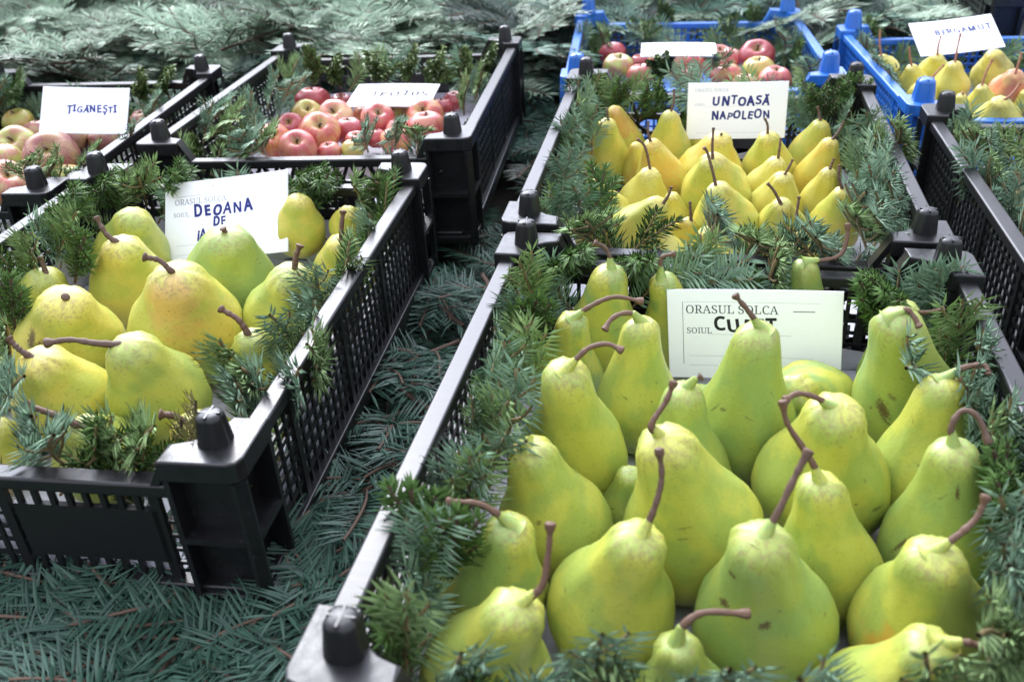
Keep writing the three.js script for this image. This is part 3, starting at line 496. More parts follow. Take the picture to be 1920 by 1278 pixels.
// ---------- cards
function script(x, words, px, py, size, color, R, sp = 1, sl = 0) { // marker lettering, each letter a little off
  let cx = px;
  for (const ch of words) { x.save(); x.translate(cx, py + (R() - 0.5) * size * 0.16); x.rotate((R() - 0.5) * 0.2 + sl); x.transform(1, 0, (R() - 0.5) * 0.24, 0.9 + 0.2 * R(), 0, 0); x.font = Math.round(size * (0.92 + 0.16 * R())) + 'px sans-serif'; x.fillStyle = x.strokeStyle = color; x.lineJoin = x.lineCap = 'round'; x.lineWidth = size * (0.07 + 0.05 * R()); x.fillText(ch, 0, 0); x.strokeText(ch, 0, 0); cx += x.measureText(ch).width * sp * 1.12; x.restore(); }
}
const INK = '#1b2272', BLACK = '#101116';
const CARD_PRINT = {
  cure(x, R) { x.strokeStyle = '#3a3f46'; x.lineWidth = 3; x.beginPath(); x.moveTo(92, 75); x.lineTo(90, 490); x.stroke(); x.lineWidth = 1.5; x.strokeStyle = '#8b9098'; x.beginPath(); x.moveTo(92, 76); x.lineTo(900, 76); x.stroke(); x.fillStyle = '#2c3038'; x.font = '74px serif'; x.fillText('ORASUL SOLCA', 108, 150); x.strokeRect; x.lineWidth = 5; x.strokeStyle = '#3a3f46'; x.beginPath(); x.moveTo(745, 130); x.lineTo(870, 128); x.stroke(); x.font = '52px serif'; x.fillText('SOIUL', 112, 282); dots(x, 245, 740, 286); dots(x, 130, 860, 432); dots(x, 130, 860, 496); script(x, 'CURET', 280, 262, 112, BLACK, R); },
  untoasa(x, R) { x.fillStyle = '#a4adc4'; x.font = '46px serif'; x.fillText('ORASUL SOLCA', 70, 88); x.font = '38px serif'; x.fillText('SOIUL', 70, 235); dots(x, 190, 860, 240); dots(x, 100, 900, 520); script(x, 'UNTOASĂ', 250, 225, 118, INK, R, 1.02); script(x, 'NAPOLEON', 250, 375, 108, INK, R, 1.0, 0.03); },
  deoana(x, R) { x.strokeStyle = '#9aa0b4'; x.lineWidth = 3; x.beginPath(); x.moveTo(80, 110); x.lineTo(960, 88); x.stroke(); x.fillStyle = '#7d849b'; x.font = '58px serif'; x.fillText('ORASUL SOLCA', 80, 168); x.font = '44px serif'; x.fillText('SOIUL', 70, 258); dots(x, 190, 240, 262); dots(x, 90, 940, 470); dots(x, 90, 940, 540); script(x, 'DEOANA', 240, 258, 104, INK, R, 1.08); script(x, 'DE', 400, 345, 88, INK, R); script(x, 'iARNĂ', 265, 436, 88, INK, R); },
  trotus(x, R) { script(x, 'TROTUS', 250, 330, 165, '#14162a', R, 1.1); dots(x, 90, 930, 440); },
  tiganesti(x, R) { x.fillStyle = '#aab2c2'; x.font = '50px serif'; x.fillText('ORASUL SOLCA', 120, 150); x.font = '40px serif'; x.fillText('SOIUL', 130, 285); dots(x, 100, 900, 440); dots(x, 100, 900, 520); script(x, 'ŢIGĂNEŞTI', 300, 310, 112, INK, R, 1.0); },
  blue(x, R) { script(x, 'SOLCA', 250, 170, 120, '#4d78b8', R, 1.1); x.strokeStyle = '#5a84bd'; x.lineWidth = 8; x.beginPath(); x.moveTo(250, 205); x.lineTo(760, 200); x.stroke(); },
  bergamut(x, R) { script(x, 'BERGAMUT', 270, 250, 120, '#27356b', R, 1.05); dots(x, 90, 930, 430); dots(x, 90, 930, 510); },
};
function dots(x, a, b, y) { x.fillStyle = '#6d7480'; for (let i = a; i < b; i += 11) x.fillRect(i, y, 4, 4); }
let cardN = 0;
function card(k, label, c, ex, ey, w, key) {
  const W = w * 1e-4, h = 0.57 * W, cv = document.createElement('canvas'); cv.width = 1024; cv.height = 584; const x = cv.getContext('2d'), R = rng(70 + cardN++);
  x.fillStyle = '#f5f7fb'; x.fillRect(0, 0, 1024, 584);
  for (let i = 0; i < 700; i++) { x.fillStyle = R() < 0.5 ? 'rgba(210,216,222,0.25)' : 'rgba(255,255,255,0.3)'; x.fillRect(R() * 1024, R() * 584, 2 + R() * 30, 1 + R() * 2); }
  CARD_PRINT[key](x, R);
  const tex = new THREE.CanvasTexture(cv); tex.colorSpace = THREE.SRGBColorSpace; tex.anisotropy = 8;
  const g = thing('price_card', label, 'card', Q(c)), X = V(...ex).normalize(), Y = V(...ey); Y.addScaledVector(X, -Y.dot(X)).normalize(); const Z = X.clone().cross(Y);
  g.quaternion.setFromRotationMatrix(new THREE.Matrix4().makeBasis(X, Y, Z));
  const bow = (gg) => { const p = gg.attributes.position; for (let i = 0; i < p.count; i++) { const q = p.getX(i) / W; p.setZ(i, p.getZ(i) + 0.006 * W / 0.1 * (q * q - 0.1) * (cardN % 2 ? 1 : -0.7)); } gg.computeVertexNormals(); return gg; };
  const back = bow(new THREE.BoxGeometry(W, h, 0.0009, 16, 1, 1)), face = bow(new THREE.PlaneGeometry(W - 0.0006, h - 0.0006, 16, 1)); face.translate(0, 0, 0.0008);
  part('board', back, new THREE.MeshStandardMaterial({ color: new THREE.Color().setRGB(0.78, 0.8, 0.82), roughness: 0.75 }), g);
  part('printed_face', face, new THREE.MeshStandardMaterial({ map: tex, roughness: 0.7 }), g);
  return g;
}
// loose greenery packed along the inside of the walls, below the sprigs that can be told apart
function lining(k, label, tones, n) {
  const [cx, cz, yaw, dh, w, L] = CRATE[k], o = new THREE.Group(), R = rng(k.charCodeAt(0) * 17), N = new Needles(), st = [];
  o.name = numbered('fir_lining'); o.position.set(cx, 0.012 + dh, cz); o.rotation.y = yaw; scene.add(o); tag(o, label, 'greenery'); o.userData.kind = 'stuff';
  const per = 2 * (w + L);
  for (let i = 0; i < n; i++) {
    let s = (i + 0.6 * R()) / n * per, x, z, tx, tz; const q = 0.5, ax = w / 2 - 0.006, az = L / 2 - 0.006;
    if (s < w) { x = s - w / 2; z = az; tx = R() < q ? 1 : -1; tz = 0; } else if (s < w + L) { x = ax; z = s - w - L / 2; tx = 0; tz = R() < q ? 1 : -1; } else if (s < 2 * w + L) { x = s - w - L - w / 2; z = -az; tx = R() < q ? 1 : -1; tz = 0; } else { x = -ax; z = s - 2 * w - L - L / 2; tx = 0; tz = R() < q ? 1 : -1; }
    x = Math.max(-ax, Math.min(ax, x)); z = Math.max(-az, Math.min(az, z));
    const y = (cz < -0.9 ? 0.006 : 0.018) + 0.026 * R(), len = 0.05 + 0.025 * R(), h = { ...HABIT[tones[Math.floor(R() * tones.length)]], step: 0.0026 };
    const d = V(tx * 0.75 + 0.2 * (R() - 0.5), 0.55 + 0.3 * R(), tz * 0.75 + 0.2 * (R() - 0.5)).normalize().multiplyScalar(len);
    const e = V(Math.max(-ax, Math.min(ax, x + d.x)), y + d.y, Math.max(-az, Math.min(az, z + d.z)));
    const c = new THREE.QuadraticBezierCurve3(V(x, y, z), V((x + e.x) / 2, y + d.y * 0.65, (z + e.z) / 2), e), nor = V(-Math.sign(x) * (tx ? 0 : 1), 0.5, -Math.sign(z) * (tx ? 1 : 0)).normalize();
    twig(N, c, nor, len, R, h); st.push(new THREE.TubeGeometry(c, 6, 0.0009, 4));
    for (const t of [0.25, 0.5]) { const p = c.getPoint(t), tg = c.getTangent(t), s2 = tg.clone().cross(nor).normalize().multiplyScalar(t > 0.3 ? 1 : -1), l2 = len * 0.45; const c2 = new THREE.QuadraticBezierCurve3(p, p.clone().addScaledVector(tg, l2 * 0.5).addScaledVector(s2, l2 * 0.25), p.clone().addScaledVector(tg, l2 * 0.85).addScaledVector(s2, l2 * 0.45)); twig(N, c2, nor, l2, R, h); st.push(new THREE.TubeGeometry(c2, 4, 0.0007, 4)); }
  }
  part('stems', merge(st), greenBark, o).userData.kind = 'stuff'; part('needles', N.geo(), needleMat.f, o).userData.kind = 'stuff';
}
lining('A', 'fir greenery packed low along the walls of the near right crate', ['f', 'f', 'n', 'y'], 40);
lining('B', 'fir greenery packed low along the walls of the middle pear crate', ['f', 'f', 'n', 'y'], 34);
lining('C', 'fir greenery packed low along the walls of the near left crate', ['f', 'n', 'y', 'y'], 42);
lining('D', 'fir greenery packed low along the walls of the red apple crate', ['f', 'f', 'n', 'b'], 28);
lining('E', 'fir greenery packed low along the walls of the far left crate', ['f', 'n', 'y'], 26);
lining('F', 'fir greenery packed low along the walls of the blue apple crate', ['f', 'n', 'y'], 26);
lining('G', 'fir greenery packed low along the walls of the far right blue crate', ['f', 'n', 'y'], 26);
lining('H', 'fir greenery packed low along the walls of the right edge black crate', ['f', 'f', 'n'], 40);
pear('A','a1','tall green pear with pale stem, farthest back at the left of the near right crate',[624,377,-5477],280,[636,1032,-5276],[[642,1005,-5285],[630,1102,-5300],[594,1161,-5317],[537,1189,-5317]]);
pear('A','a2','narrow green pear with a short hooked stem just left of the large printed card',[1102,341,-5513],240,[973,924,-5345],[[971,901,-5351],[961,983,-5362],[975,1042,-5379],[1050,1063,-5374]]);
pear('A','a3','green pear with a long brown stem arching right, in front of the tall back-left pear',[340,344,-5074],244,[373,905,-4907],[[371,881,-4914],[453,947,-4915],[613,1007,-4932],[784,986,-4902]]);
pear('A','a4','smooth green pear with dark stem hooked left, touching the left edge of the printed card',[752,364,-4654],265,[733,1038,-4597],[[734,1012,-4599],[693,1070,-4598],[617,1082,-4588],[554,1061,-4558],[518,1023,-4519]]);
pear('A','a5','large bright green pear with stem curving over to the right, mid left of its crate',[275,403,-4172],308,[251,1162,-3932],[[260,1132,-3932],[316,1204,-3932],[378,1255,-3944],[468,1275,-3939],[536,1253,-3909]]);
pear('A','a6','green pear with short brown stem, half hidden behind the pear with the S-shaped stem',[929,364,-4017],265,[851,1016,-3933],[[867,990,-3944],[895,1037,-3934],[938,1066,-3934]]);
pear('A','a7','tall green pear standing right in front of the large printed card, stem crossing its print',[1315,406,-4349],311,[1284,1196,-4187],[[1299,1166,-4191],[1226,1270,-4211],[1152,1355,-4244]]);
pear('A','a8','large smooth green pear in the middle with a thick brown S-shaped stem',[829,434,-3470],341,[636,1164,-3320],[[647,1132,-3338],[595,1205,-3336],[663,1311,-3381],[696,1387,-3408]]);
pear('A','a9','tall green pear with a long brown scar, right of the large printed card',[2253,420,-4406],327,[2000,1211,-4234],[[1970,1180,-4245],[2051,1235,-4234],[2084,1205,-4199],[2100,1171,-4162]]);
pear('A','a10','green pear mostly hidden behind the scarred pear, beside the fir at right',[2442,357,-4909],257,[2294,954,-4802],[[2298,929,-4801],[2402,914,-4757],[2520,933,-4751]]);
pear('A','a11','green pear with a reddish stem bent right, below the fir at the right rail',[2149,367,-3868],269,[2133,1050,-3865],[[2131,1023,-3878],[2191,1080,-3876],[2277,1108,-3875],[2316,1110,-3859],[2317,1082,-3825]]);
pear('A','a12','wide green pear leaning left with pale stem hooked left, below the scarred pear',[1587,438,-3808],346,[1524,1066,-3642],[[1520,1033,-3656],[1422,1107,-3652],[1330,1134,-3650],[1267,1118,-3623]]);
pear('A','a13','green pear with a pinkish stem curling down to the right, at the right wall',[2011,391,-3362],295,[1939,1063,-3311],[[1942,1034,-3313],[1923,1138,-3337],[1966,1206,-3359],[2017,1196,-3337],[2062,1099,-3262]]);
pear('A','a14','green pear without a long stem, its hollow stem end facing the viewer, at left',[181,391,-3616],294,[58,969,-3568],[[61,940,-3567],[118,923,-3522]]);
pear('A','a15','green pear with a long orange brown stem pointing left toward the crate rail',[-151,366,-3214],268,[-31,910,-3088],[[-32,884,-3089],[-87,951,-3092],[-165,1003,-3105],[-304,1028,-3102]]);
pear('A','a16','large yellow-green pear with an upright wavy stem, front centre left in the near right crate',[413,395,-3032],299,[500,998,-2887],[[495,970,-2894],[552,1100,-2929],[582,1211,-2977],[574,1319,-3023]]);
pear('A','a17','green pear with brown blotches on its neck and a long dark red stem, front centre',[1059,411,-2899],317,[935,1103,-2737],[[947,1073,-2745],[1006,1195,-2774],[1069,1314,-2827],[1119,1405,-2862]]);
pear('A','a18','yellow-green pear with a kinked stem, behind and right of the blotched pear',[1431,360,-3279],261,[1317,980,-3213],[[1329,954,-3209],[1291,1046,-3230],[1243,1121,-3256],[1174,1228,-3302],[1157,1313,-3334]]);
pear('A','a19','pale yellow-green pear with a thick upright stem in the front left corner of its crate',[-137,385,-2699],288,[-10,928,-2602],[[-16,901,-2617],[74,985,-2627],[105,1101,-2677],[118,1213,-2725]]);
pear('A','a20','small pale green pear at the bottom edge, its long brown stem lying to the right',[649,327,-2533],226,[587,774,-2527],[[590,752,-2528],[602,821,-2537],[676,882,-2556],[862,887,-2542]]);
pear('A','a21','yellow-green pear with an orange blush and a yellow stem base, front right',[1703,400,-2836],305,[1613,1008,-2709],[[1617,979,-2727],[1680,1048,-2724],[1774,1130,-2755],[1807,1210,-2785]]);
pear('A','a22','yellow-green pear at the lower right edge with a thick dark stem under the fir tips',[1349,386,-2414],290,[1498,932,-2328],[[1494,904,-2345],[1571,936,-2323],[1639,930,-2303]]);
pear('A','a23','low green pear peeping out behind the blushed pear at the right wall',[2106,281,-2958],175,[1937,572,-2876],[]);
pear('A','a24','green pear at the back wall rising above the large printed card, stem curved upward',[2024,373,-5521],215,[1885,984,-5367],[[1890,964,-5372],[2102,1012,-5366],[2144,1099,-5399],[2150,1192,-5437]]);
pear('A','a25','low green pear in the gap left of the middle pear with the S-shaped stem',[574,284,-3867],178,[581,573,-3831],[]);
pear('A','a26','shaded green pear under the lower right edge of the large printed card',[1753,375,-4650],277,[1555,687,-4333],[]);
pear('A','a27','shaded green pear under the lower left edge of the large printed card',[1143,289,-4746],184,[1092,514,-4557],[]);
pear('C','c1','deep yellow pear at the back left under the dark fir, behind its long-stemmed neighbour',[-3075,470,-6963],303,[-2880,908,-6821],[]);
pear('C','c2','yellow pear with a straight stem slanting left, left of the tilted white card',[-2849,472,-6323],305,[-2757,958,-6169],[[-2763,930,-6178],[-2844,1010,-6182],[-2908,1123,-6230]]);
pear('C','c3','largest yellow pear with a rosy top, centre of the left crate, stem hooked left',[-2198,544,-5513],381,[-2096,1100,-5344],[[-2103,1064,-5355],[-2124,1114,-5334],[-2182,1174,-5352],[-2269,1201,-5350]]);
pear('C','c4','lime green pear overlapping the bottom of the tilted white card in the near left crate',[-2051,525,-6263],361,[-1973,1021,-6115],[[-1978,987,-6126],[-1994,1051,-6115]]);
pear('C','c5','yellow-green pear with a club-ended stem, right of the rosy-topped pear in the near left crate',[-1526,480,-5739],313,[-1412,960,-5591],[[-1419,931,-5600],[-1394,1042,-5621],[-1363,1107,-5642]]);
pear('C','c6','golden pear behind the right edge of the tilted white card in the near left crate',[-1679,608,-7017],216,[-1618,955,-6919],[]);
pear('C','c7','pale yellow-green pear with upright brown stem near the right back rail',[-1310,424,-6612],254,[-1249,763,-6481],[[-1253,740,-6490],[-1242,855,-6518],[-1223,961,-6562]]);
pear('C','c8','golden pear tip peeping out at the far right back of the left crate',[-1260,674,-6943],160,[-1232,862,-6811],[]);
pear('C','c9','green pear at the left wall under the fir, with a dark stub of a stem',[-3437,434,-6116],265,[-3243,818,-5985],[[-3254,795,-5993],[-3279,926,-6031]]);
pear('C','c10','yellow pear with brown scars and a black stub at its top, left side',[-2912,518,-5445],353,[-2805,990,-5278],[[-2812,957,-5289],[-2784,993,-5262]]);
pear('C','c11','yellow-green pear with a stem pointing up left, by the left edge of the picture',[-2767,470,-4815],302,[-2768,905,-4686],[[-2768,876,-4695],[-2839,950,-4695],[-2892,1015,-4715]]);
pear('C','c12','speckled yellow-green pear with a long horizontal stem pointing left, front centre',[-2183,478,-4818],311,[-2202,996,-4656],[[-2201,966,-4665],[-2363,1001,-4641],[-2507,1030,-4641],[-2636,1026,-4621]]);
pear('C','c13','pale pear half buried in fir tips by the right rail, dark stem slanting left',[-1674,405,-5187],234,[-1625,771,-5072],[[-1628,749,-5079],[-1686,860,-5107],[-1794,934,-5132]]);
pear('C','c14','low yellow-green pear at the front wall with a long reddish stem slanting left',[-2348,428,-4314],258,[-2305,764,-4154],[[-2308,741,-4165],[-2433,821,-4171],[-2605,895,-4196]]);
pear('C','c15','low pear in the front right corner behind the black post, only its stem clear',[-1698,429,-4269],259,[-1749,779,-4143],[[-1746,755,-4152],[-1833,820,-4149],[-1884,833,-4139]]);
pear('C','c16','yellow pear cut off by the left edge of the picture, behind the front row',[-3436,344,-5238],170,[-3312,603,-5200],[]);
pear('C','c17','yellow-green pear at the front wall, cut off by the left edge of the picture',[-3021,360,-4412],186,[-2922,641,-4421],[]);
pear('B','b1','green-yellow pear with thin dark stem at back left, before a red-shouldered pear',[1005,391,-8873],249,[982,926,-8635],[[994,903,-8638],[979,988,-8648],[977,1032,-8656]]);
pear('B','b2','red-shouldered yellow pear in the back left corner beside the fir of the middle crate',[1237,374,-9350],231,[1095,885,-9176],[]);
pear('B','b3','yellow-green pear at the back just left of the written card of the middle crate',[1654,386,-9092],244,[1615,899,-8909],[[1624,876,-8920],[1653,979,-8941],[1661,1091,-8989]]);
pear('B','b4','orange-tinted yellow pear with thick upright stem, left of the middle of the middle crate',[1470,394,-8277],252,[1307,894,-8069],[[1314,871,-8075],[1283,966,-8091],[1288,1058,-8128]]);
pear('B','b5','yellow pear squeezed between the back left pear and the orange-tinted one of the middle crate',[1315,316,-8670],170,[1247,711,-8590],[]);
pear('B','b6','round-topped yellow pear with a thin stem hooked left at its tip, left side',[1241,380,-7890],238,[1264,743,-7762],[[1267,721,-7771],[1238,872,-7820],[1206,951,-7849],[1154,990,-7854]]);
pear('B','b7','slender green pear leaning left with a reddish stem, at the left wall',[925,336,-7646],191,[716,745,-7546],[[722,728,-7547],[679,819,-7570]]);
pear('B','b8','small pale pear in the front left corner under the fir of the middle crate',[732,316,-7390],170,[697,555,-7321],[]);
pear('B','b9','broad yellow pear at the front wall with a dark slanting stem, left of the middle',[1073,394,-7171],252,[1229,782,-6944],[[1241,759,-6939],[1284,834,-6943],[1305,891,-6958]]);
pear('B','b10','low pear at the front wall whose short straight stem crosses the broad pear behind',[1313,316,-6879],170,[1249,542,-6876],[[1244,526,-6901],[1250,622,-6923],[1268,744,-6977]]);
pear('B','b11','yellow pear peeping out right behind the broad front pear of the middle crate',[1443,316,-7590],170,[1418,621,-7492],[]);
pear('B','b12','broad-shouldered yellow pear in the front middle with a long curved stem of the middle crate',[1828,420,-7208],280,[1688,847,-7060],[[1689,821,-7070],[1650,975,-7118],[1610,1103,-7175],[1587,1127,-7172]]);
pear('B','b13','yellow pear behind the front middle one, its straight stem reaching up to the card',[1845,457,-7762],318,[1730,924,-7484],[[1737,895,-7479],[1732,1036,-7515],[1743,1156,-7567]]);
pear('B','b14','yellow pear under the bottom edge of the card with a dark stem stub',[1970,444,-8396],305,[1968,866,-8250],[[1975,837,-8261],[1975,883,-8243]]);
pear('B','b15','small shaded green pear under the lower left corner of the card of the middle crate',[2015,331,-9228],186,[1947,604,-9116],[]);
pear('B','b16','yellow pear whose stem crosses the lower right part of the card of the middle crate',[2485,398,-8458],257,[2414,847,-8286],[[2411,823,-8294],[2407,920,-8310],[2381,977,-8325]]);
pear('B','b17','yellow pear leaning left with a straight stem, right of the middle of the middle crate',[2367,373,-8011],230,[2408,754,-7873],[[2406,733,-7881],[2417,841,-7907],[2427,920,-7935]]);
pear('B','b18','round yellow pear with a stem slanting right, right of the middle of the middle crate',[2327,380,-7578],238,[2336,776,-7431],[[2332,754,-7438],[2367,823,-7440],[2401,890,-7461]]);
pear('B','b19','yellow pear with an orange bruise and a curved stem, front right of the middle',[2289,375,-7152],233,[2198,726,-6956],[[2193,704,-6952],[2125,819,-6981],[2075,875,-6996]]);
pear('B','b20','yellow-green pear in the back right corner in front of the dark yew',[2994,380,-8834],238,[3026,818,-8672],[[3025,796,-8680],[2986,944,-8728]]);
pear('B','b21','long pale yellow pear leaning left with a stem slanting right, by the right wall',[2860,367,-8228],224,[2918,852,-8048],[[2915,831,-8056],[2983,921,-8071],[3019,991,-8095]]);
pear('B','b22','slender yellow pear with a short dark stem, third from the back along the right wall',[2718,346,-7649],201,[2731,783,-7483],[[2730,764,-7490],[2766,865,-7514]]);
pear('B','b23','yellow-green pear with an upright stem in the front right corner of the middle crate',[2715,360,-7190],216,[2705,781,-7039],[[2706,761,-7047],[2665,870,-7074],[2669,958,-7108]]);
pear('B','b24','low pear at the front wall right of the bruised one, with a tall brown stem',[2366,316,-6805],170,[2290,537,-6784],[[2286,522,-6807],[2293,669,-6859],[2311,785,-6909]]);
pear('B','b25','small pale pear at the front wall behind a fir tip, in front of the middle',[1636,344,-6819],200,[1555,604,-6771],[]);
pear('B','b26','narrow pear with a reddish stem at the front wall, between the two broad front pears',[1442,316,-7148],170,[1478,578,-7024],[[1493,563,-7026],[1486,648,-7043],[1482,717,-7066]]);
pear('G','g1','yellow pear with a tall red-brown stem, leftmost at the back by the blue rail',[4622,567,-11269],186,[4492,768,-11145],[[4501,754,-11154],[4474,909,-11213],[4481,1045,-11276]]);
pear('G','g2','yellow pear with a short red stem, second from the left near the blue rail',[4895,455,-11058],184,[4791,699,-10963],[[4799,684,-10969],[4772,796,-11004],[4761,887,-11041]]);
pear('G','g3','yellow pear under the left corner of the slanted card, thin stem crossing it',[5188,528,-11220],198,[5131,776,-11081],[[5134,759,-11090],[5134,867,-11118],[5165,979,-11168]]);
pear('G','g4','round yellow pear whose pale stem crosses the middle of the slanted card',[5192,485,-10730],216,[5123,811,-10605],[[5127,792,-10613],[5147,946,-10668],[5186,1095,-10740]]);
pear('G','g5','yellow-brown pear under the right corner of the slanted card',[5777,519,-11007],252,[5681,846,-10876],[]);
pear('G','g6','small yellow pear with a long orange stem slanting right, centre of the far right crate',[5322,443,-10181],172,[5226,681,-10098],[[5227,665,-10106],[5268,805,-10157],[5337,928,-10213]]);
pear('G','g7','pink and orange pear at the right edge of the picture',[5651,505,-10333],237,[5571,808,-10110],[[5566,787,-10110],[5589,892,-10132],[5621,995,-10176]]);
pear('G','g8','broad pale yellow pear nearest the black crate wall, stem slanting right',[5023,513,-9298],246,[4940,815,-9128],[[4946,794,-9139],[5020,844,-9129],[5125,955,-9178]]);
pear('G','g9','yellow pear cut off by the right edge of the picture',[5739,435,-9989],164,[5622,659,-9940],[]);
pear('G','g10','small yellow pear end with a dark stub beside the black peg',[5055,413,-10153],140,[5019,597,-10086],[[5040,586,-10092],[5019,622,-10086]]);
pear('G','g11','yellow pear behind the blue corner peg with a thin slanting stem',[4826,443,-10611],171,[4775,619,-10443],[[4779,606,-10455],[4859,714,-10483],[4960,808,-10522]]);
pear('H','h1','orange pear at the right edge of the picture beside pale fir',[4662,281,-7720],170,[4490,453,-7645],[[4501,442,-7650],[4479,511,-7662],[4470,597,-7695]]);
apple('D','orange apple with a russet hollow in the front left corner in the middle apple crate',[-2361,601,-9422],187,[0.00,0.74,0.67],'o');
apple('D','pink apple second from the left in the front row in the middle apple crate',[-2070,613,-9126],194,[0.11,0.81,0.58],'p');
apple('D','striped pink and yellow apple behind the second front apple in the middle apple crate',[-1903,648,-9491],220,[0.19,0.81,0.56],'s');
apple('D','red apple behind the orange front corner apple in the middle apple crate',[-2294,577,-9958],161,[-0.01,0.77,0.64],'r');
apple('D','green-topped orange apple by the left fir in the middle apple crate',[-2178,593,-10335],178,[0.21,0.83,0.51],'g');
apple('D','dark red apple farthest back at the left in the middle apple crate',[-2172,623,-10729],208,[0.02,1.00,-0.09],'d');
apple('D','pale apple with a wide dark stem hollow, left of the middle',[-1826,625,-10066],207,[0.04,0.80,0.60],'w');
apple('D','red apple touching the left corner of the lying card in the middle apple crate',[-1874,553,-10866],137,[0.03,1.00,0.12],'d');
apple('D','pink apple with a dark stem hollow in the middle in the middle apple crate',[-1349,632,-9931],187,[0.26,0.82,0.52],'p');
apple('D','yellow apple flushed pink under the front edge of the lying card',[-1241,612,-10290],199,[0.02,0.81,0.59],'y');
apple('D','small orange apple under the left front of the lying card in the middle apple crate',[-1567,538,-10456],120,[-0.04,1.00,-0.04],'o');
apple('D','striped apple under the right front of the lying card in the middle apple crate',[-838,621,-9986],207,[-0.18,0.76,0.63],'s');
apple('D','bright pink apple in the front row by the right corner post',[-795,629,-9550],206,[-0.05,1.00,0.00],'p');
apple('D','dark red apple right of the lying card in the middle apple crate',[-687,566,-10419],150,[0.05,1.00,-0.15],'d');
apple('D','dark red apple at the far right back by the fir in the middle apple crate',[-557,547,-10812],130,[-0.05,1.00,0.04],'d');
apple('D','pink apple in the front row behind a fir tip in the middle apple crate',[-1531,535,-9490],128,[0.06,1.00,0.14],'p');
apple('D','pale green apple low at the front rail in the middle apple crate',[-1544,537,-9252],120,[-0.06,1.00,-0.07],'g');
apple('D','small red apple low in the front middle among fir tips in the middle apple crate',[-1340,522,-9628],119,[0.06,1.00,-0.12],'r');
apple('D','pale pink apple low at the front rail, third from left in the middle apple crate',[-1774,532,-9205],125,[-0.07,1.00,0.10],'p');
apple('D','striped apple in the front row, left of the bright pink one',[-1103,578,-9335],164,[0.07,1.00,0.10],'s');
apple('D','pink apple in the second row, right of the middle in the middle apple crate',[-1094,558,-9727],158,[-0.07,1.00,-0.13],'p');
apple('D','red apple behind the small front apple, middle of the pile in the middle apple crate',[-1640,573,-9753],170,[0.08,1.00,-0.06],'r');
apple('E','yellow-green apple at the back left of the card in the far left crate',[-5798,416,-11125],185,[-0.08,1.00,0.14],'g');
apple('E','green apple flushed pink, with a dark stem hollow in the far left crate',[-5316,467,-10012],238,[0.11,0.77,0.63],'y');
apple('E','green and pink apple at the left edge of the picture in the far left crate',[-5283,453,-9560],224,[-0.08,1.00,-0.15],'y');
apple('E','large dull pink apple nearest the front right in the far left crate',[-4722,511,-9503],277,[0.18,0.75,0.64],'m');
apple('E','brownish pink apple under the bottom edge of the card in the far left crate',[-4840,464,-10139],235,[-0.09,1.00,0.15],'m');
apple('E','pale tan apple lowest at the left edge of the picture in the far left crate',[-4894,469,-8841],241,[0.44,0.80,0.40],'w');
apple('E','small brown pink apple at the lower left corner of the card',[-5430,394,-10779],162,[-0.09,1.00,-0.13],'m');
apple('E','brownish apple by the fir right of the card in the far left crate',[-4447,415,-10246],184,[0.09,1.00,0.09],'m');
apple('E','brownish apple in the back right by the rail in the far left crate',[-4263,396,-11019],165,[-0.09,1.00,0.11],'m');
apple('E','pale green apple low behind the front peg in the far left crate',[-4461,382,-9193],159,[0.10,1.00,-0.11],'g');
apple('F','red apple in the back left of the blue crate ',[1548,455,-13139],184,[-0.10,1.00,-0.08],'r');
apple('F','green apple flushed pink, front left of the blue crate ',[1526,478,-12280],208,[0.10,1.00,0.14],'y');
apple('F','dark red apple behind the two left apples of the blue crate ',[1876,403,-12794],130,[-0.10,1.00,0.05],'d');
apple('F','pale yellow-pink apple under the left of the leaning card ',[2143,559,-12184],252,[0.10,1.00,-0.15],'w');
apple('F','pink apple at the front rail of the blue crate, left of the white card ',[2366,420,-11876],163,[-0.10,1.00,-0.01],'p');
apple('F','pink apple under the right end of the leaning card ',[2794,533,-12135],246,[0.10,1.00,0.15],'p');
apple('F','striped pink apple at the front, right of the middle of the blue crate ',[2806,459,-11712],194,[-0.10,1.00,-0.03],'s');
apple('F','dark pink apple farthest right at the back of the blue crate ',[3339,520,-12348],245,[-0.16,0.86,0.49],'d');
apple('F','yellow-green apple at the right of the blue crate ',[3240,478,-11844],208,[-0.10,1.00,0.07],'g');
apple('F','pale pink apple in the front right corner of the blue crate ',[3328,473,-11392],202,[0.10,1.00,0.13],'p');
apple('F','pink apple low at the front rail, second from the left, in the blue crate ',[1780,433,-11998],185,[-0.10,1.00,-0.10],'p');
apple('F','pale apple low at the front rail behind a fir tip in the blue crate ',[2975,431,-11409],164,[0.10,1.00,-0.10],'w');
apple('F','red apple under the front edge of the leaning card, middle ',[2489,452,-12427],194,[-0.10,1.00,0.12],'r');
apple('F','dull pink apple behind the right end of the leaning card ',[3043,441,-12623],177,[0.10,1.00,0.07],'m');
apple('F','red apple in shade under the middle of the leaning card ',[2530,395,-12725],122,[-0.09,1.00,-0.14],'d');
card('A','white printed card with border line, upright among the large green pears',[1517,617,-5075],[9460,1018,3078],[-555,9862,-1558],1062,'cure');
card('B','white card with two lines of blue handwriting, upright behind yellow pears',[2303,836,-9057],[9923,130,1231],[-5,9948,-1014],962,'untoasa');
card('C','tilted white card with three lines of blue handwriting in the near left crate',[-2272,732,-7100],[9512,1665,2598],[154,8153,-5788],1159,'deoana');
card('D','white card lying tilted back on red apples',[-1204,782,-10304],[9772,193,2113],[2044,1815,-9619],951,'trotus');
card('E','white card with one blue handwritten word in the far left crate',[-4416,870,-9883],[9978,-653,-82],[452,7696,-6369],904,'tiganesti');
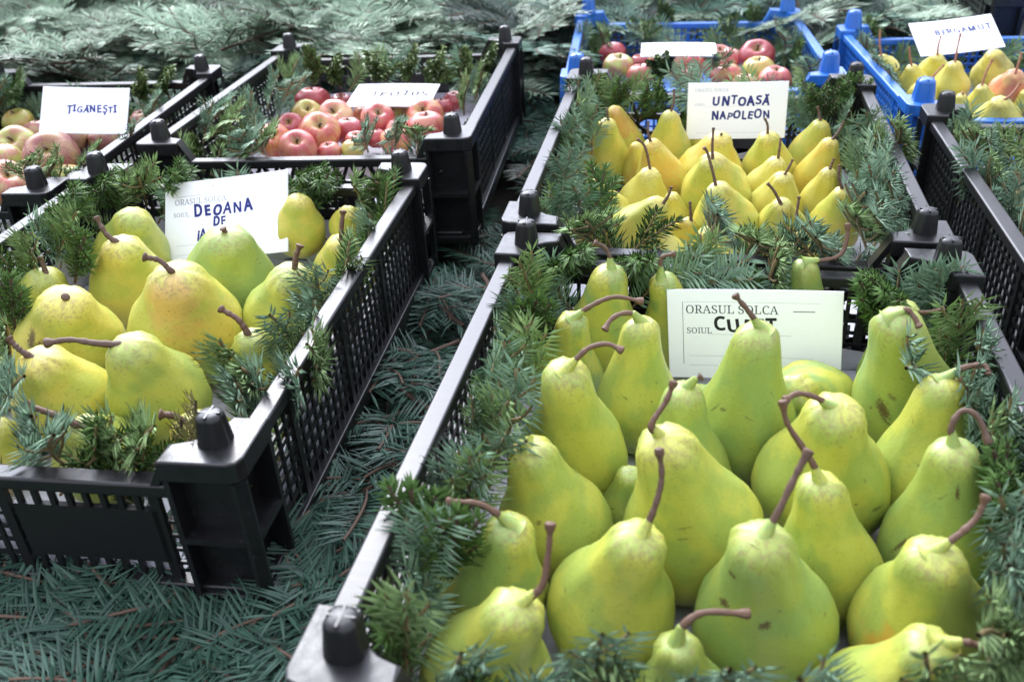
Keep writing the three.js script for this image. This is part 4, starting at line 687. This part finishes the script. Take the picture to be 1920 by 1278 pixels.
card('F','white card leaning far back on apples in the blue crate',[2135,888,-11396],[9878,1,1558],[1554,670,-9856],888,'blue');
card('G','white card slanting up right above the small yellow pears at the top right',[5806,743,-12139],[9963,830,221],[-224,4990,-8663],1039,'bergamut');
sprig('f','fir_sprig','blue-green fir sprig, nearest the viewer, left wall of near right crate',[-417,619,-2988],[-368,1079,-2978]);
sprig('f','fir_sprig','blue-green fir sprig, second from the near end, left wall of near right crate',[-343,619,-3491],[-151,1079,-3359]);
sprig('f','fir_sprig','blue-green fir sprig, third from the near end, left wall of near right crate',[-150,619,-3722],[-29,1079,-3534]);
sprig('f','fir_sprig','blue-green fir sprig, fourth from the near end, left wall of near right crate',[-80,619,-3961],[16,1079,-4065]);
sprig('f','fir_sprig','blue-green fir sprig, fifth from the near end, left wall of near right crate',[-106,619,-4410],[-43,1079,-4340]);
sprig('f','fir_sprig','blue-green fir sprig, sixth from the near end, left wall of near right crate',[84,619,-5114],[44,1079,-4925]);
sprig('n','fir_sprig','fresh green fir sprig, nearest the viewer, left wall of near right crate',[-480,619,-2520],[-430,1079,-2548]);
sprig('n','fir_sprig','fresh green fir sprig, second from the near end, left wall of near right crate',[-237,619,-3353],[-206,1079,-3344]);
sprig('n','fir_sprig','fresh green fir sprig, third from the near end, left wall of near right crate',[-193,619,-3992],[-19,1079,-3775]);
sprig('n','fir_sprig','fresh green fir sprig, fourth from the near end, left wall of near right crate',[0,619,-4403],[77,1079,-4505]);
sprig('n','fir_sprig','fresh green fir sprig, fifth from the near end, left wall of near right crate',[8,619,-4742],[123,1079,-4561]);
sprig('y','yew_sprig','dark green yew sprig, nearest the viewer, left wall of near right crate',[-327,619,-3063],[-247,1079,-2970]);
sprig('y','yew_sprig','dark green yew sprig, second from the near end, left wall of near right crate',[-487,619,-3156],[-457,1079,-3137]);
sprig('y','yew_sprig','dark green yew sprig, third from the near end, left wall of near right crate',[99,619,-5047],[158,1079,-4813]);
sprig('n','fir_sprig','fresh green fir sprig, nearest the viewer, right wall of near right crate',[2356,619,-3582],[2120,1079,-3405]);
sprig('n','fir_sprig','fresh green fir sprig, second from the near end, right wall of near right crate',[2617,619,-4661],[2530,1079,-4593]);
sprig('f','fir_sprig','blue-green fir sprig, nearest the viewer, right wall of near right crate',[2034,619,-2619],[1810,1079,-2545]);
sprig('f','fir_sprig','blue-green fir sprig, second from the near end, right wall of near right crate',[2035,619,-2732],[1839,1079,-2657]);
sprig('f','fir_sprig','blue-green fir sprig, third from the near end, right wall of near right crate',[2159,619,-2939],[1958,1079,-2933]);
sprig('f','fir_sprig','blue-green fir sprig, fourth from the near end, right wall of near right crate',[2471,619,-3659],[2252,1079,-3479]);
sprig('f','fir_sprig','blue-green fir sprig, fifth from the near end, right wall of near right crate',[2434,619,-3930],[2180,1079,-3849]);
sprig('f','fir_sprig','blue-green fir sprig, sixth from the near end, right wall of near right crate',[2423,619,-4334],[1956,1079,-3916]);
sprig('f','fir_sprig','blue-green fir sprig, seventh from the near end, right wall of near right crate',[2640,619,-4318],[2403,1079,-4143]);
sprig('y','yew_sprig','dark green yew sprig, nearest the viewer, right wall of near right crate',[2204,619,-3207],[1990,1079,-3034]);
sprig('y','yew_sprig','dark green yew sprig, second from the near end, right wall of near right crate',[2309,619,-3348],[2072,1079,-3249]);
sprig('f','fir_sprig','blue-green fir sprig, leftmost, front wall of near right crate',[-240,619,-2384],[-217,1079,-2237]);
sprig('f','fir_sprig','blue-green fir sprig, second from the left, front wall of near right crate',[280,619,-2395],[274,1079,-2293]);
sprig('f','fir_sprig','blue-green fir sprig, third from the left, front wall of near right crate',[749,619,-2301],[682,1079,-2123]);
sprig('f','fir_sprig','blue-green fir sprig, fourth from the left, front wall of near right crate',[992,619,-2277],[899,1079,-2076]);
sprig('n','fir_sprig','fresh green fir sprig, leftmost, front wall of near right crate',[1473,619,-2289],[1343,1079,-2157]);
sprig('n','fir_sprig','fresh green fir sprig, second from the left, front wall of near right crate',[1979,619,-2487],[1553,1079,-2226]);
sprig('n','fir_sprig','fresh green fir sprig, third from the left, front wall of near right crate',[1828,619,-2368],[1651,1079,-2221]);
sprig('n','fir_sprig','fresh green fir sprig, leftmost, back wall of near right crate',[168,619,-5495],[61,1079,-5340]);
sprig('n','fir_sprig','fresh green fir sprig, second from the left, back wall of near right crate',[1230,619,-5555],[1255,1079,-5615]);
sprig('n','fir_sprig','fresh green fir sprig, third from the left, back wall of near right crate',[1732,619,-5549],[1657,1079,-5212]);
sprig('y','yew_sprig','dark green yew sprig, leftmost, back wall of near right crate',[493,619,-5984],[393,1079,-5387]);
sprig('y','yew_sprig','dark green yew sprig, second from the left, back wall of near right crate',[895,619,-5863],[812,1079,-5292]);
sprig('y','yew_sprig','dark green yew sprig, third from the left, back wall of near right crate',[2320,619,-5135],[2045,1079,-4862]);
sprig('y','yew_sprig','dark green yew sprig, fourth from the left, back wall of near right crate',[2493,619,-5190],[2149,1079,-4738]);
sprig('n','fir_sprig','fresh green fir sprig, nearest the viewer, left wall of near left crate',[-3111,623,-4973],[-2900,1083,-4746]);
sprig('n','fir_sprig','fresh green fir sprig, second from the near end, left wall of near left crate',[-3420,623,-6160],[-3361,1083,-6069]);
sprig('n','fir_sprig','fresh green fir sprig, third from the near end, left wall of near left crate',[-3486,623,-6616],[-3146,1083,-6480]);
sprig('y','yew_sprig','dark green yew sprig, nearest the viewer, left wall of near left crate',[-3286,623,-5450],[-3152,1083,-5385]);
sprig('y','yew_sprig','dark green yew sprig, second from the near end, left wall of near left crate',[-3193,623,-6225],[-2917,1083,-6025]);
sprig('y','yew_sprig','dark green yew sprig, leftmost, back wall of near left crate',[-3578,623,-7349],[-3355,1083,-6765]);
sprig('y','yew_sprig','dark green yew sprig, second from the left, back wall of near left crate',[-3380,623,-7619],[-3199,1083,-7146]);
sprig('y','yew_sprig','dark green yew sprig, third from the left, back wall of near left crate',[-2925,623,-7878],[-2674,1083,-7206]);
sprig('y','yew_sprig','dark green yew sprig, fourth from the left, back wall of near left crate',[-1767,623,-7751],[-1617,1083,-7024]);
sprig('y','yew_sprig','dark green yew sprig, fifth from the left, back wall of near left crate',[-1503,623,-7539],[-1446,1083,-6945]);
sprig('n','fir_sprig','fresh green fir sprig, leftmost, back wall of near left crate',[-3133,623,-7713],[-2929,1083,-7175]);
sprig('n','fir_sprig','fresh green fir sprig, second from the left, back wall of near left crate',[-1146,623,-7211],[-1171,1083,-6799]);
sprig('n','fir_sprig','fresh green fir sprig, third from the left, back wall of near left crate',[-1018,623,-7487],[-1012,1083,-6838]);
sprig('f','fir_sprig','blue-green fir sprig, nearest the viewer, right wall of near left crate',[-1519,623,-4297],[-1418,1083,-4042]);
sprig('f','fir_sprig','blue-green fir sprig, second from the near end, right wall of near left crate',[-1478,623,-4424],[-1302,1083,-4161]);
sprig('f','fir_sprig','blue-green fir sprig, third from the near end, right wall of near left crate',[-1215,623,-4431],[-1105,1083,-4146]);
sprig('f','fir_sprig','blue-green fir sprig, fourth from the near end, right wall of near left crate',[-1318,623,-5024],[-1384,1083,-4744]);
sprig('f','fir_sprig','blue-green fir sprig, fifth from the near end, right wall of near left crate',[-1231,623,-5214],[-1153,1083,-4921]);
sprig('f','fir_sprig','blue-green fir sprig, sixth from the near end, right wall of near left crate',[-1211,623,-5494],[-1217,1083,-5359]);
sprig('f','fir_sprig','blue-green fir sprig, seventh from the near end, right wall of near left crate',[-1054,623,-6386],[-974,1083,-6201]);
sprig('n','fir_sprig','fresh green fir sprig, nearest the viewer, right wall of near left crate',[-1364,623,-4496],[-1421,1083,-4170]);
sprig('n','fir_sprig','fresh green fir sprig, second from the near end, right wall of near left crate',[-1151,623,-4706],[-1111,1083,-4391]);
sprig('n','fir_sprig','fresh green fir sprig, third from the near end, right wall of near left crate',[-1618,623,-4597],[-1601,1083,-4471]);
sprig('n','fir_sprig','fresh green fir sprig, fourth from the near end, right wall of near left crate',[-1112,623,-5752],[-1023,1083,-5498]);
sprig('n','fir_sprig','fresh green fir sprig, leftmost, front wall of near left crate',[-2120,623,-3954],[-1949,1083,-3772]);
sprig('n','fir_sprig','fresh green fir sprig, second from the left, front wall of near left crate',[-2001,623,-4038],[-1710,1083,-3667]);
sprig('f','fir_sprig','blue-green fir sprig, leftmost, front wall of near left crate',[-2987,623,-4451],[-2550,1083,-4178]);
sprig('f','fir_sprig','blue-green fir sprig, second from the left, front wall of near left crate',[-2630,623,-4080],[-2354,1083,-3801]);
sprig('f','fir_sprig','blue-green fir sprig, third from the left, front wall of near left crate',[-2406,623,-4019],[-2178,1083,-3635]);
sprig('d','fir_sprig','yellowed dry fir sprig at the front wall of the near left crate',[-1812,623,-4025],[-1432,1083,-3669]);
sprig('f','fir_sprig','blue-green fir sprig, nearest the viewer, left wall of middle pear crate',[556,654,-6747],[494,1114,-6474]);
sprig('f','fir_sprig','blue-green fir sprig, second from the near end, left wall of middle pear crate',[363,654,-6664],[440,1114,-6534]);
sprig('f','fir_sprig','blue-green fir sprig, third from the near end, left wall of middle pear crate',[454,654,-7429],[545,1114,-7299]);
sprig('f','fir_sprig','blue-green fir sprig, fourth from the near end, left wall of middle pear crate',[568,654,-8202],[637,1114,-8149]);
sprig('f','fir_sprig','blue-green fir sprig, fifth from the near end, left wall of middle pear crate',[822,654,-8464],[769,1114,-8457]);
sprig('f','fir_sprig','blue-green fir sprig, sixth from the near end, left wall of middle pear crate',[724,654,-9465],[771,1114,-9377]);
sprig('n','fir_sprig','fresh green fir sprig at the left wall of the middle pear crate',[912,654,-9717],[1001,1114,-9546]);
sprig('y','yew_sprig','dark green yew sprig at the right wall of the middle pear crate',[3489,654,-9095],[3503,1114,-9154]);
sprig('f','fir_sprig','blue-green fir sprig, nearest the viewer, right wall of middle pear crate',[2689,654,-6239],[2432,1114,-5722]);
sprig('f','fir_sprig','blue-green fir sprig, second from the near end, right wall of middle pear crate',[2755,654,-6425],[2581,1114,-5988]);
sprig('f','fir_sprig','blue-green fir sprig, third from the near end, right wall of middle pear crate',[2713,654,-6631],[2525,1114,-6143]);
sprig('f','fir_sprig','blue-green fir sprig, fourth from the near end, right wall of middle pear crate',[3020,654,-6704],[2753,1114,-6326]);
sprig('f','fir_sprig','blue-green fir sprig, fifth from the near end, right wall of middle pear crate',[2880,654,-6718],[2726,1114,-6664]);
sprig('f','fir_sprig','blue-green fir sprig, sixth from the near end, right wall of middle pear crate',[3189,654,-7370],[2972,1114,-7126]);
sprig('f','fir_sprig','blue-green fir sprig, seventh from the near end, right wall of middle pear crate',[2963,654,-7458],[2859,1114,-7140]);
sprig('f','fir_sprig','blue-green fir sprig, eighth from the near end, right wall of middle pear crate',[3282,654,-8019],[3156,1114,-7961]);
sprig('n','fir_sprig','fresh green fir sprig, nearest the viewer, right wall of middle pear crate',[3246,654,-7617],[3023,1114,-7388]);
sprig('n','fir_sprig','fresh green fir sprig, second from the near end, right wall of middle pear crate',[3502,654,-7993],[3281,1114,-7495]);
sprig('f','fir_sprig','blue-green fir sprig, leftmost, front wall of middle pear crate',[1488,654,-6405],[1421,1114,-5855]);
sprig('f','fir_sprig','blue-green fir sprig, second from the left, front wall of middle pear crate',[2240,654,-6054],[1954,1114,-5425]);
sprig('n','fir_sprig','fresh green fir sprig, leftmost, front wall of middle pear crate',[655,654,-6486],[516,1114,-5830]);
sprig('n','fir_sprig','fresh green fir sprig, second from the left, front wall of middle pear crate',[1821,654,-6139],[1576,1114,-5405]);
sprig('n','fir_sprig','fresh green fir sprig, third from the left, front wall of middle pear crate',[2616,654,-6200],[2316,1114,-5734]);
sprig('y','yew_sprig','dark green yew sprig at the front wall of the middle pear crate',[670,654,-6634],[767,1114,-6837]);
sprig('y','yew_sprig','dark green yew sprig, leftmost, back wall of middle pear crate',[1151,654,-9591],[1163,1114,-9317]);
sprig('y','yew_sprig','dark green yew sprig, second from the left, back wall of middle pear crate',[1411,654,-9463],[1421,1114,-9082]);
sprig('y','yew_sprig','dark green yew sprig, third from the left, back wall of middle pear crate',[1643,654,-9712],[1567,1114,-9255]);
sprig('y','yew_sprig','dark green yew sprig, fourth from the left, back wall of middle pear crate',[3156,654,-9409],[2943,1114,-8851]);
sprig('y','yew_sprig','dark green yew sprig, fifth from the left, back wall of middle pear crate',[3208,654,-9221],[3089,1114,-8830]);
sprig('y','yew_sprig','dark green yew sprig, sixth from the left, back wall of middle pear crate',[3510,654,-9453],[3341,1114,-8982]);
sprig('f','fir_sprig','blue-green fir sprig, nearest the viewer, left wall of red apple crate',[-2592,664,-8932],[-2265,1124,-8120]);
sprig('f','fir_sprig','blue-green fir sprig, second from the near end, left wall of red apple crate',[-3088,664,-9852],[-2625,1124,-8991]);
sprig('f','fir_sprig','blue-green fir sprig, third from the near end, left wall of red apple crate',[-3047,664,-9265],[-2809,1124,-9108]);
sprig('f','fir_sprig','blue-green fir sprig, fourth from the near end, left wall of red apple crate',[-2616,664,-9519],[-2508,1124,-9441]);
sprig('f','fir_sprig','blue-green fir sprig, fifth from the near end, left wall of red apple crate',[-2504,664,-10668],[-2164,1124,-9793]);
sprig('f','fir_sprig','blue-green fir sprig, sixth from the near end, left wall of red apple crate',[-2626,664,-10372],[-2355,1124,-10036]);
sprig('n','fir_sprig','fresh green fir sprig, nearest the viewer, left wall of red apple crate',[-2902,664,-9556],[-2398,1124,-8450]);
sprig('n','fir_sprig','fresh green fir sprig, second from the near end, left wall of red apple crate',[-2740,664,-9111],[-2519,1124,-8801]);
sprig('n','fir_sprig','fresh green fir sprig, third from the near end, left wall of red apple crate',[-2504,664,-10998],[-2260,1124,-10710]);
sprig('b','boxwood_sprig','small-leaved dark green sprig, leftmost, back wall of red apple crate',[-2222,664,-11185],[-2169,1124,-11072]);
sprig('b','boxwood_sprig','small-leaved dark green sprig, second from the left, back wall of red apple crate',[-1898,664,-11136],[-1831,1124,-10639]);
sprig('b','boxwood_sprig','small-leaved dark green sprig, third from the left, back wall of red apple crate',[-1538,664,-11318],[-1420,1124,-10693]);
sprig('b','boxwood_sprig','small-leaved dark green sprig, fourth from the left, back wall of red apple crate',[-1149,664,-11259],[-997,1124,-10622]);
sprig('b','boxwood_sprig','small-leaved dark green sprig, fifth from the left, back wall of red apple crate',[-763,664,-11200],[-644,1124,-10685]);
sprig('b','boxwood_sprig','small-leaved dark green sprig, sixth from the left, back wall of red apple crate',[-439,664,-10918],[-344,1124,-10634]);
sprig('b','boxwood_sprig','small-leaved dark green sprig, seventh from the left, back wall of red apple crate',[-192,664,-11353],[-94,1124,-10844]);
sprig('n','fir_sprig','fresh green fir sprig, nearest the viewer, right wall of red apple crate',[-414,664,-9868],[-323,1124,-9510]);
sprig('n','fir_sprig','fresh green fir sprig, second from the near end, right wall of red apple crate',[-306,664,-10353],[-191,1124,-9911]);
sprig('f','fir_sprig','blue-green fir sprig, leftmost, front wall of red apple crate',[-2502,664,-8765],[-2123,1124,-7852]);
sprig('f','fir_sprig','blue-green fir sprig, second from the left, front wall of red apple crate',[-1317,664,-8775],[-1208,1124,-8057]);
sprig('f','fir_sprig','blue-green fir sprig, third from the left, front wall of red apple crate',[-1056,664,-8743],[-937,1124,-8175]);
sprig('n','fir_sprig','fresh green fir sprig, leftmost, front wall of red apple crate',[-2307,664,-8818],[-1988,1124,-7980]);
sprig('n','fir_sprig','fresh green fir sprig, second from the left, front wall of red apple crate',[-823,664,-8714],[-795,1124,-7973]);
sprig('y','yew_sprig','dark green yew sprig at the back wall of the far left crate',[-5941,540,-11477],[-5456,1000,-10768]);
sprig('f','fir_sprig','blue-green fir sprig at the back wall of the far left crate',[-6008,540,-11263],[-5635,1000,-10683]);
sprig('b','boxwood_sprig','small-leaved dark green sprig, leftmost, back wall of far left crate',[-4300,540,-11244],[-4077,1000,-10785]);
sprig('b','boxwood_sprig','small-leaved dark green sprig, second from the left, back wall of far left crate',[-4171,540,-11453],[-3778,1000,-10738]);
sprig('f','fir_sprig','blue-green fir sprig, nearest the viewer, right wall of far left crate',[-3782,540,-9275],[-3526,1000,-8754]);
sprig('f','fir_sprig','blue-green fir sprig, second from the near end, right wall of far left crate',[-3947,540,-10361],[-3592,1000,-9848]);
sprig('n','fir_sprig','fresh green fir sprig, leftmost, front wall of far left crate',[-4534,540,-8605],[-4138,1000,-7932]);
sprig('n','fir_sprig','fresh green fir sprig, second from the left, front wall of far left crate',[-4237,540,-8501],[-3873,1000,-7792]);
sprig('n','fir_sprig','fresh green fir sprig, third from the left, front wall of far left crate',[-4106,540,-8557],[-3623,1000,-7762]);
sprig('f','fir_sprig','blue-green fir sprig at the left wall of the blue apple crate',[1116,440,-13129],[1187,900,-13128]);
sprig('n','fir_sprig','fresh green fir sprig at the left wall of the blue apple crate',[1437,440,-13384],[1297,900,-12772]);
sprig('b','boxwood_sprig','small-leaved dark green sprig at the back wall of the blue apple crate',[2393,440,-14216],[2423,900,-14055]);
sprig('y','yew_sprig','dark green yew sprig, leftmost, back wall of blue apple crate',[2113,440,-13920],[1927,900,-12985]);
sprig('y','yew_sprig','dark green yew sprig, second from the left, back wall of blue apple crate',[3233,440,-13720],[3133,900,-13094]);
sprig('y','yew_sprig','dark green yew sprig, third from the left, back wall of blue apple crate',[3754,440,-13968],[3562,900,-13740]);
sprig('f','fir_sprig','blue-green fir sprig, nearest the viewer, right wall of blue apple crate',[3885,440,-12965],[3518,900,-12103]);
sprig('f','fir_sprig','blue-green fir sprig, second from the near end, right wall of blue apple crate',[3953,440,-12365],[3776,900,-12304]);
sprig('b','boxwood_sprig','small-leaved dark green sprig at the front wall of the blue apple crate',[1982,440,-11620],[1827,900,-11084]);
sprig('n','fir_sprig','fresh green fir sprig at the front wall of the blue apple crate',[2701,440,-11890],[2494,900,-10998]);
sprig('f','fir_sprig','blue-green fir sprig at the front wall of the blue apple crate',[3757,440,-11349],[3443,900,-10689]);
sprig('f','fir_sprig','blue-green fir sprig, nearest the viewer, left wall of far right blue crate',[4509,440,-10551],[4179,900,-10098]);
sprig('f','fir_sprig','blue-green fir sprig, second from the near end, left wall of far right blue crate',[4557,440,-11228],[4201,900,-10612]);
sprig('f','fir_sprig','blue-green fir sprig, third from the near end, left wall of far right blue crate',[4726,440,-12238],[4446,900,-11577]);
sprig('y','yew_sprig','dark green yew sprig at the back wall of the far right blue crate',[5086,440,-13067],[4842,900,-12421]);
sprig('f','fir_sprig','blue-green fir sprig, nearest the viewer, left wall of right edge black crate',[3801,619,-6499],[3765,1079,-6524]);
sprig('f','fir_sprig','blue-green fir sprig, second from the near end, left wall of right edge black crate',[3872,619,-6916],[3570,1079,-7027]);
sprig('f','fir_sprig','blue-green fir sprig at the back wall of the right edge black crate',[4270,619,-7529],[3892,1079,-7275]);
sprig('n','fir_sprig','fresh green fir sprig at the back wall of the right edge black crate',[4157,619,-7943],[3866,1079,-7388]);
{ const g = thing('cut_branch', 'thick bare brown branch end among the fir at the top left', 'branch', V(0, 0, 0)); part('wood', rod([V(-0.6899, 0.0000, -1.7636), V(-0.6204, 0.0425, -1.7631), V(-0.5710, 0.0550, -1.7627)], (t) => 0.010 - 0.003 * t, 16, 9), barkMat, g); }
{ const g = thing('cut_branch', 'short reddish brown branch end between the two blue crates', 'branch', V(0, 0, 0)); part('wood', rod([V(0.5289, -0.0150, -1.5074), V(0.5195, 0.0085, -1.5014), V(0.5020, 0.0200, -1.4954)], (t) => 0.018 - 0.005 * t, 12, 9), barkMat, g); }
{ const g = thing('cut_branch', 'dark brown stub of wood at the top edge behind the far right blue crate', 'branch', V(0, 0, 0)); part('wood', rod([V(0.6458, 0.0000, -1.7156), V(0.5891, 0.0500, -1.5799), V(0.5324, 0.1000, -1.4443)], (t) => 0.020 - 0.004 * t, 12, 10), barkMat, g); }
{ const g = thing('plastic_clip', 'clear plastic strip sticking up behind the large printed card', 'plastic clip', V(0.1541, 0.0698, -0.5531)), s = new THREE.PlaneGeometry(0.017, 0.034, 8, 10), p = s.attributes.position; for (let i = 0; i < p.count; i++) p.setZ(i, 0.004 * Math.sin(p.getX(i) * 260) + 0.05 * p.getY(i) ** 2 / 0.034 - 0.002 * n3(p.getX(i) * 90, p.getY(i) * 90, 1)); s.computeVertexNormals(); part('strip', s, new THREE.MeshPhysicalMaterial({ color: 0xf2f5f6, roughness: 0.28, transmission: 0.55, thickness: 0, side: THREE.DoubleSide }), g); }
renderer.render(scene, camera);
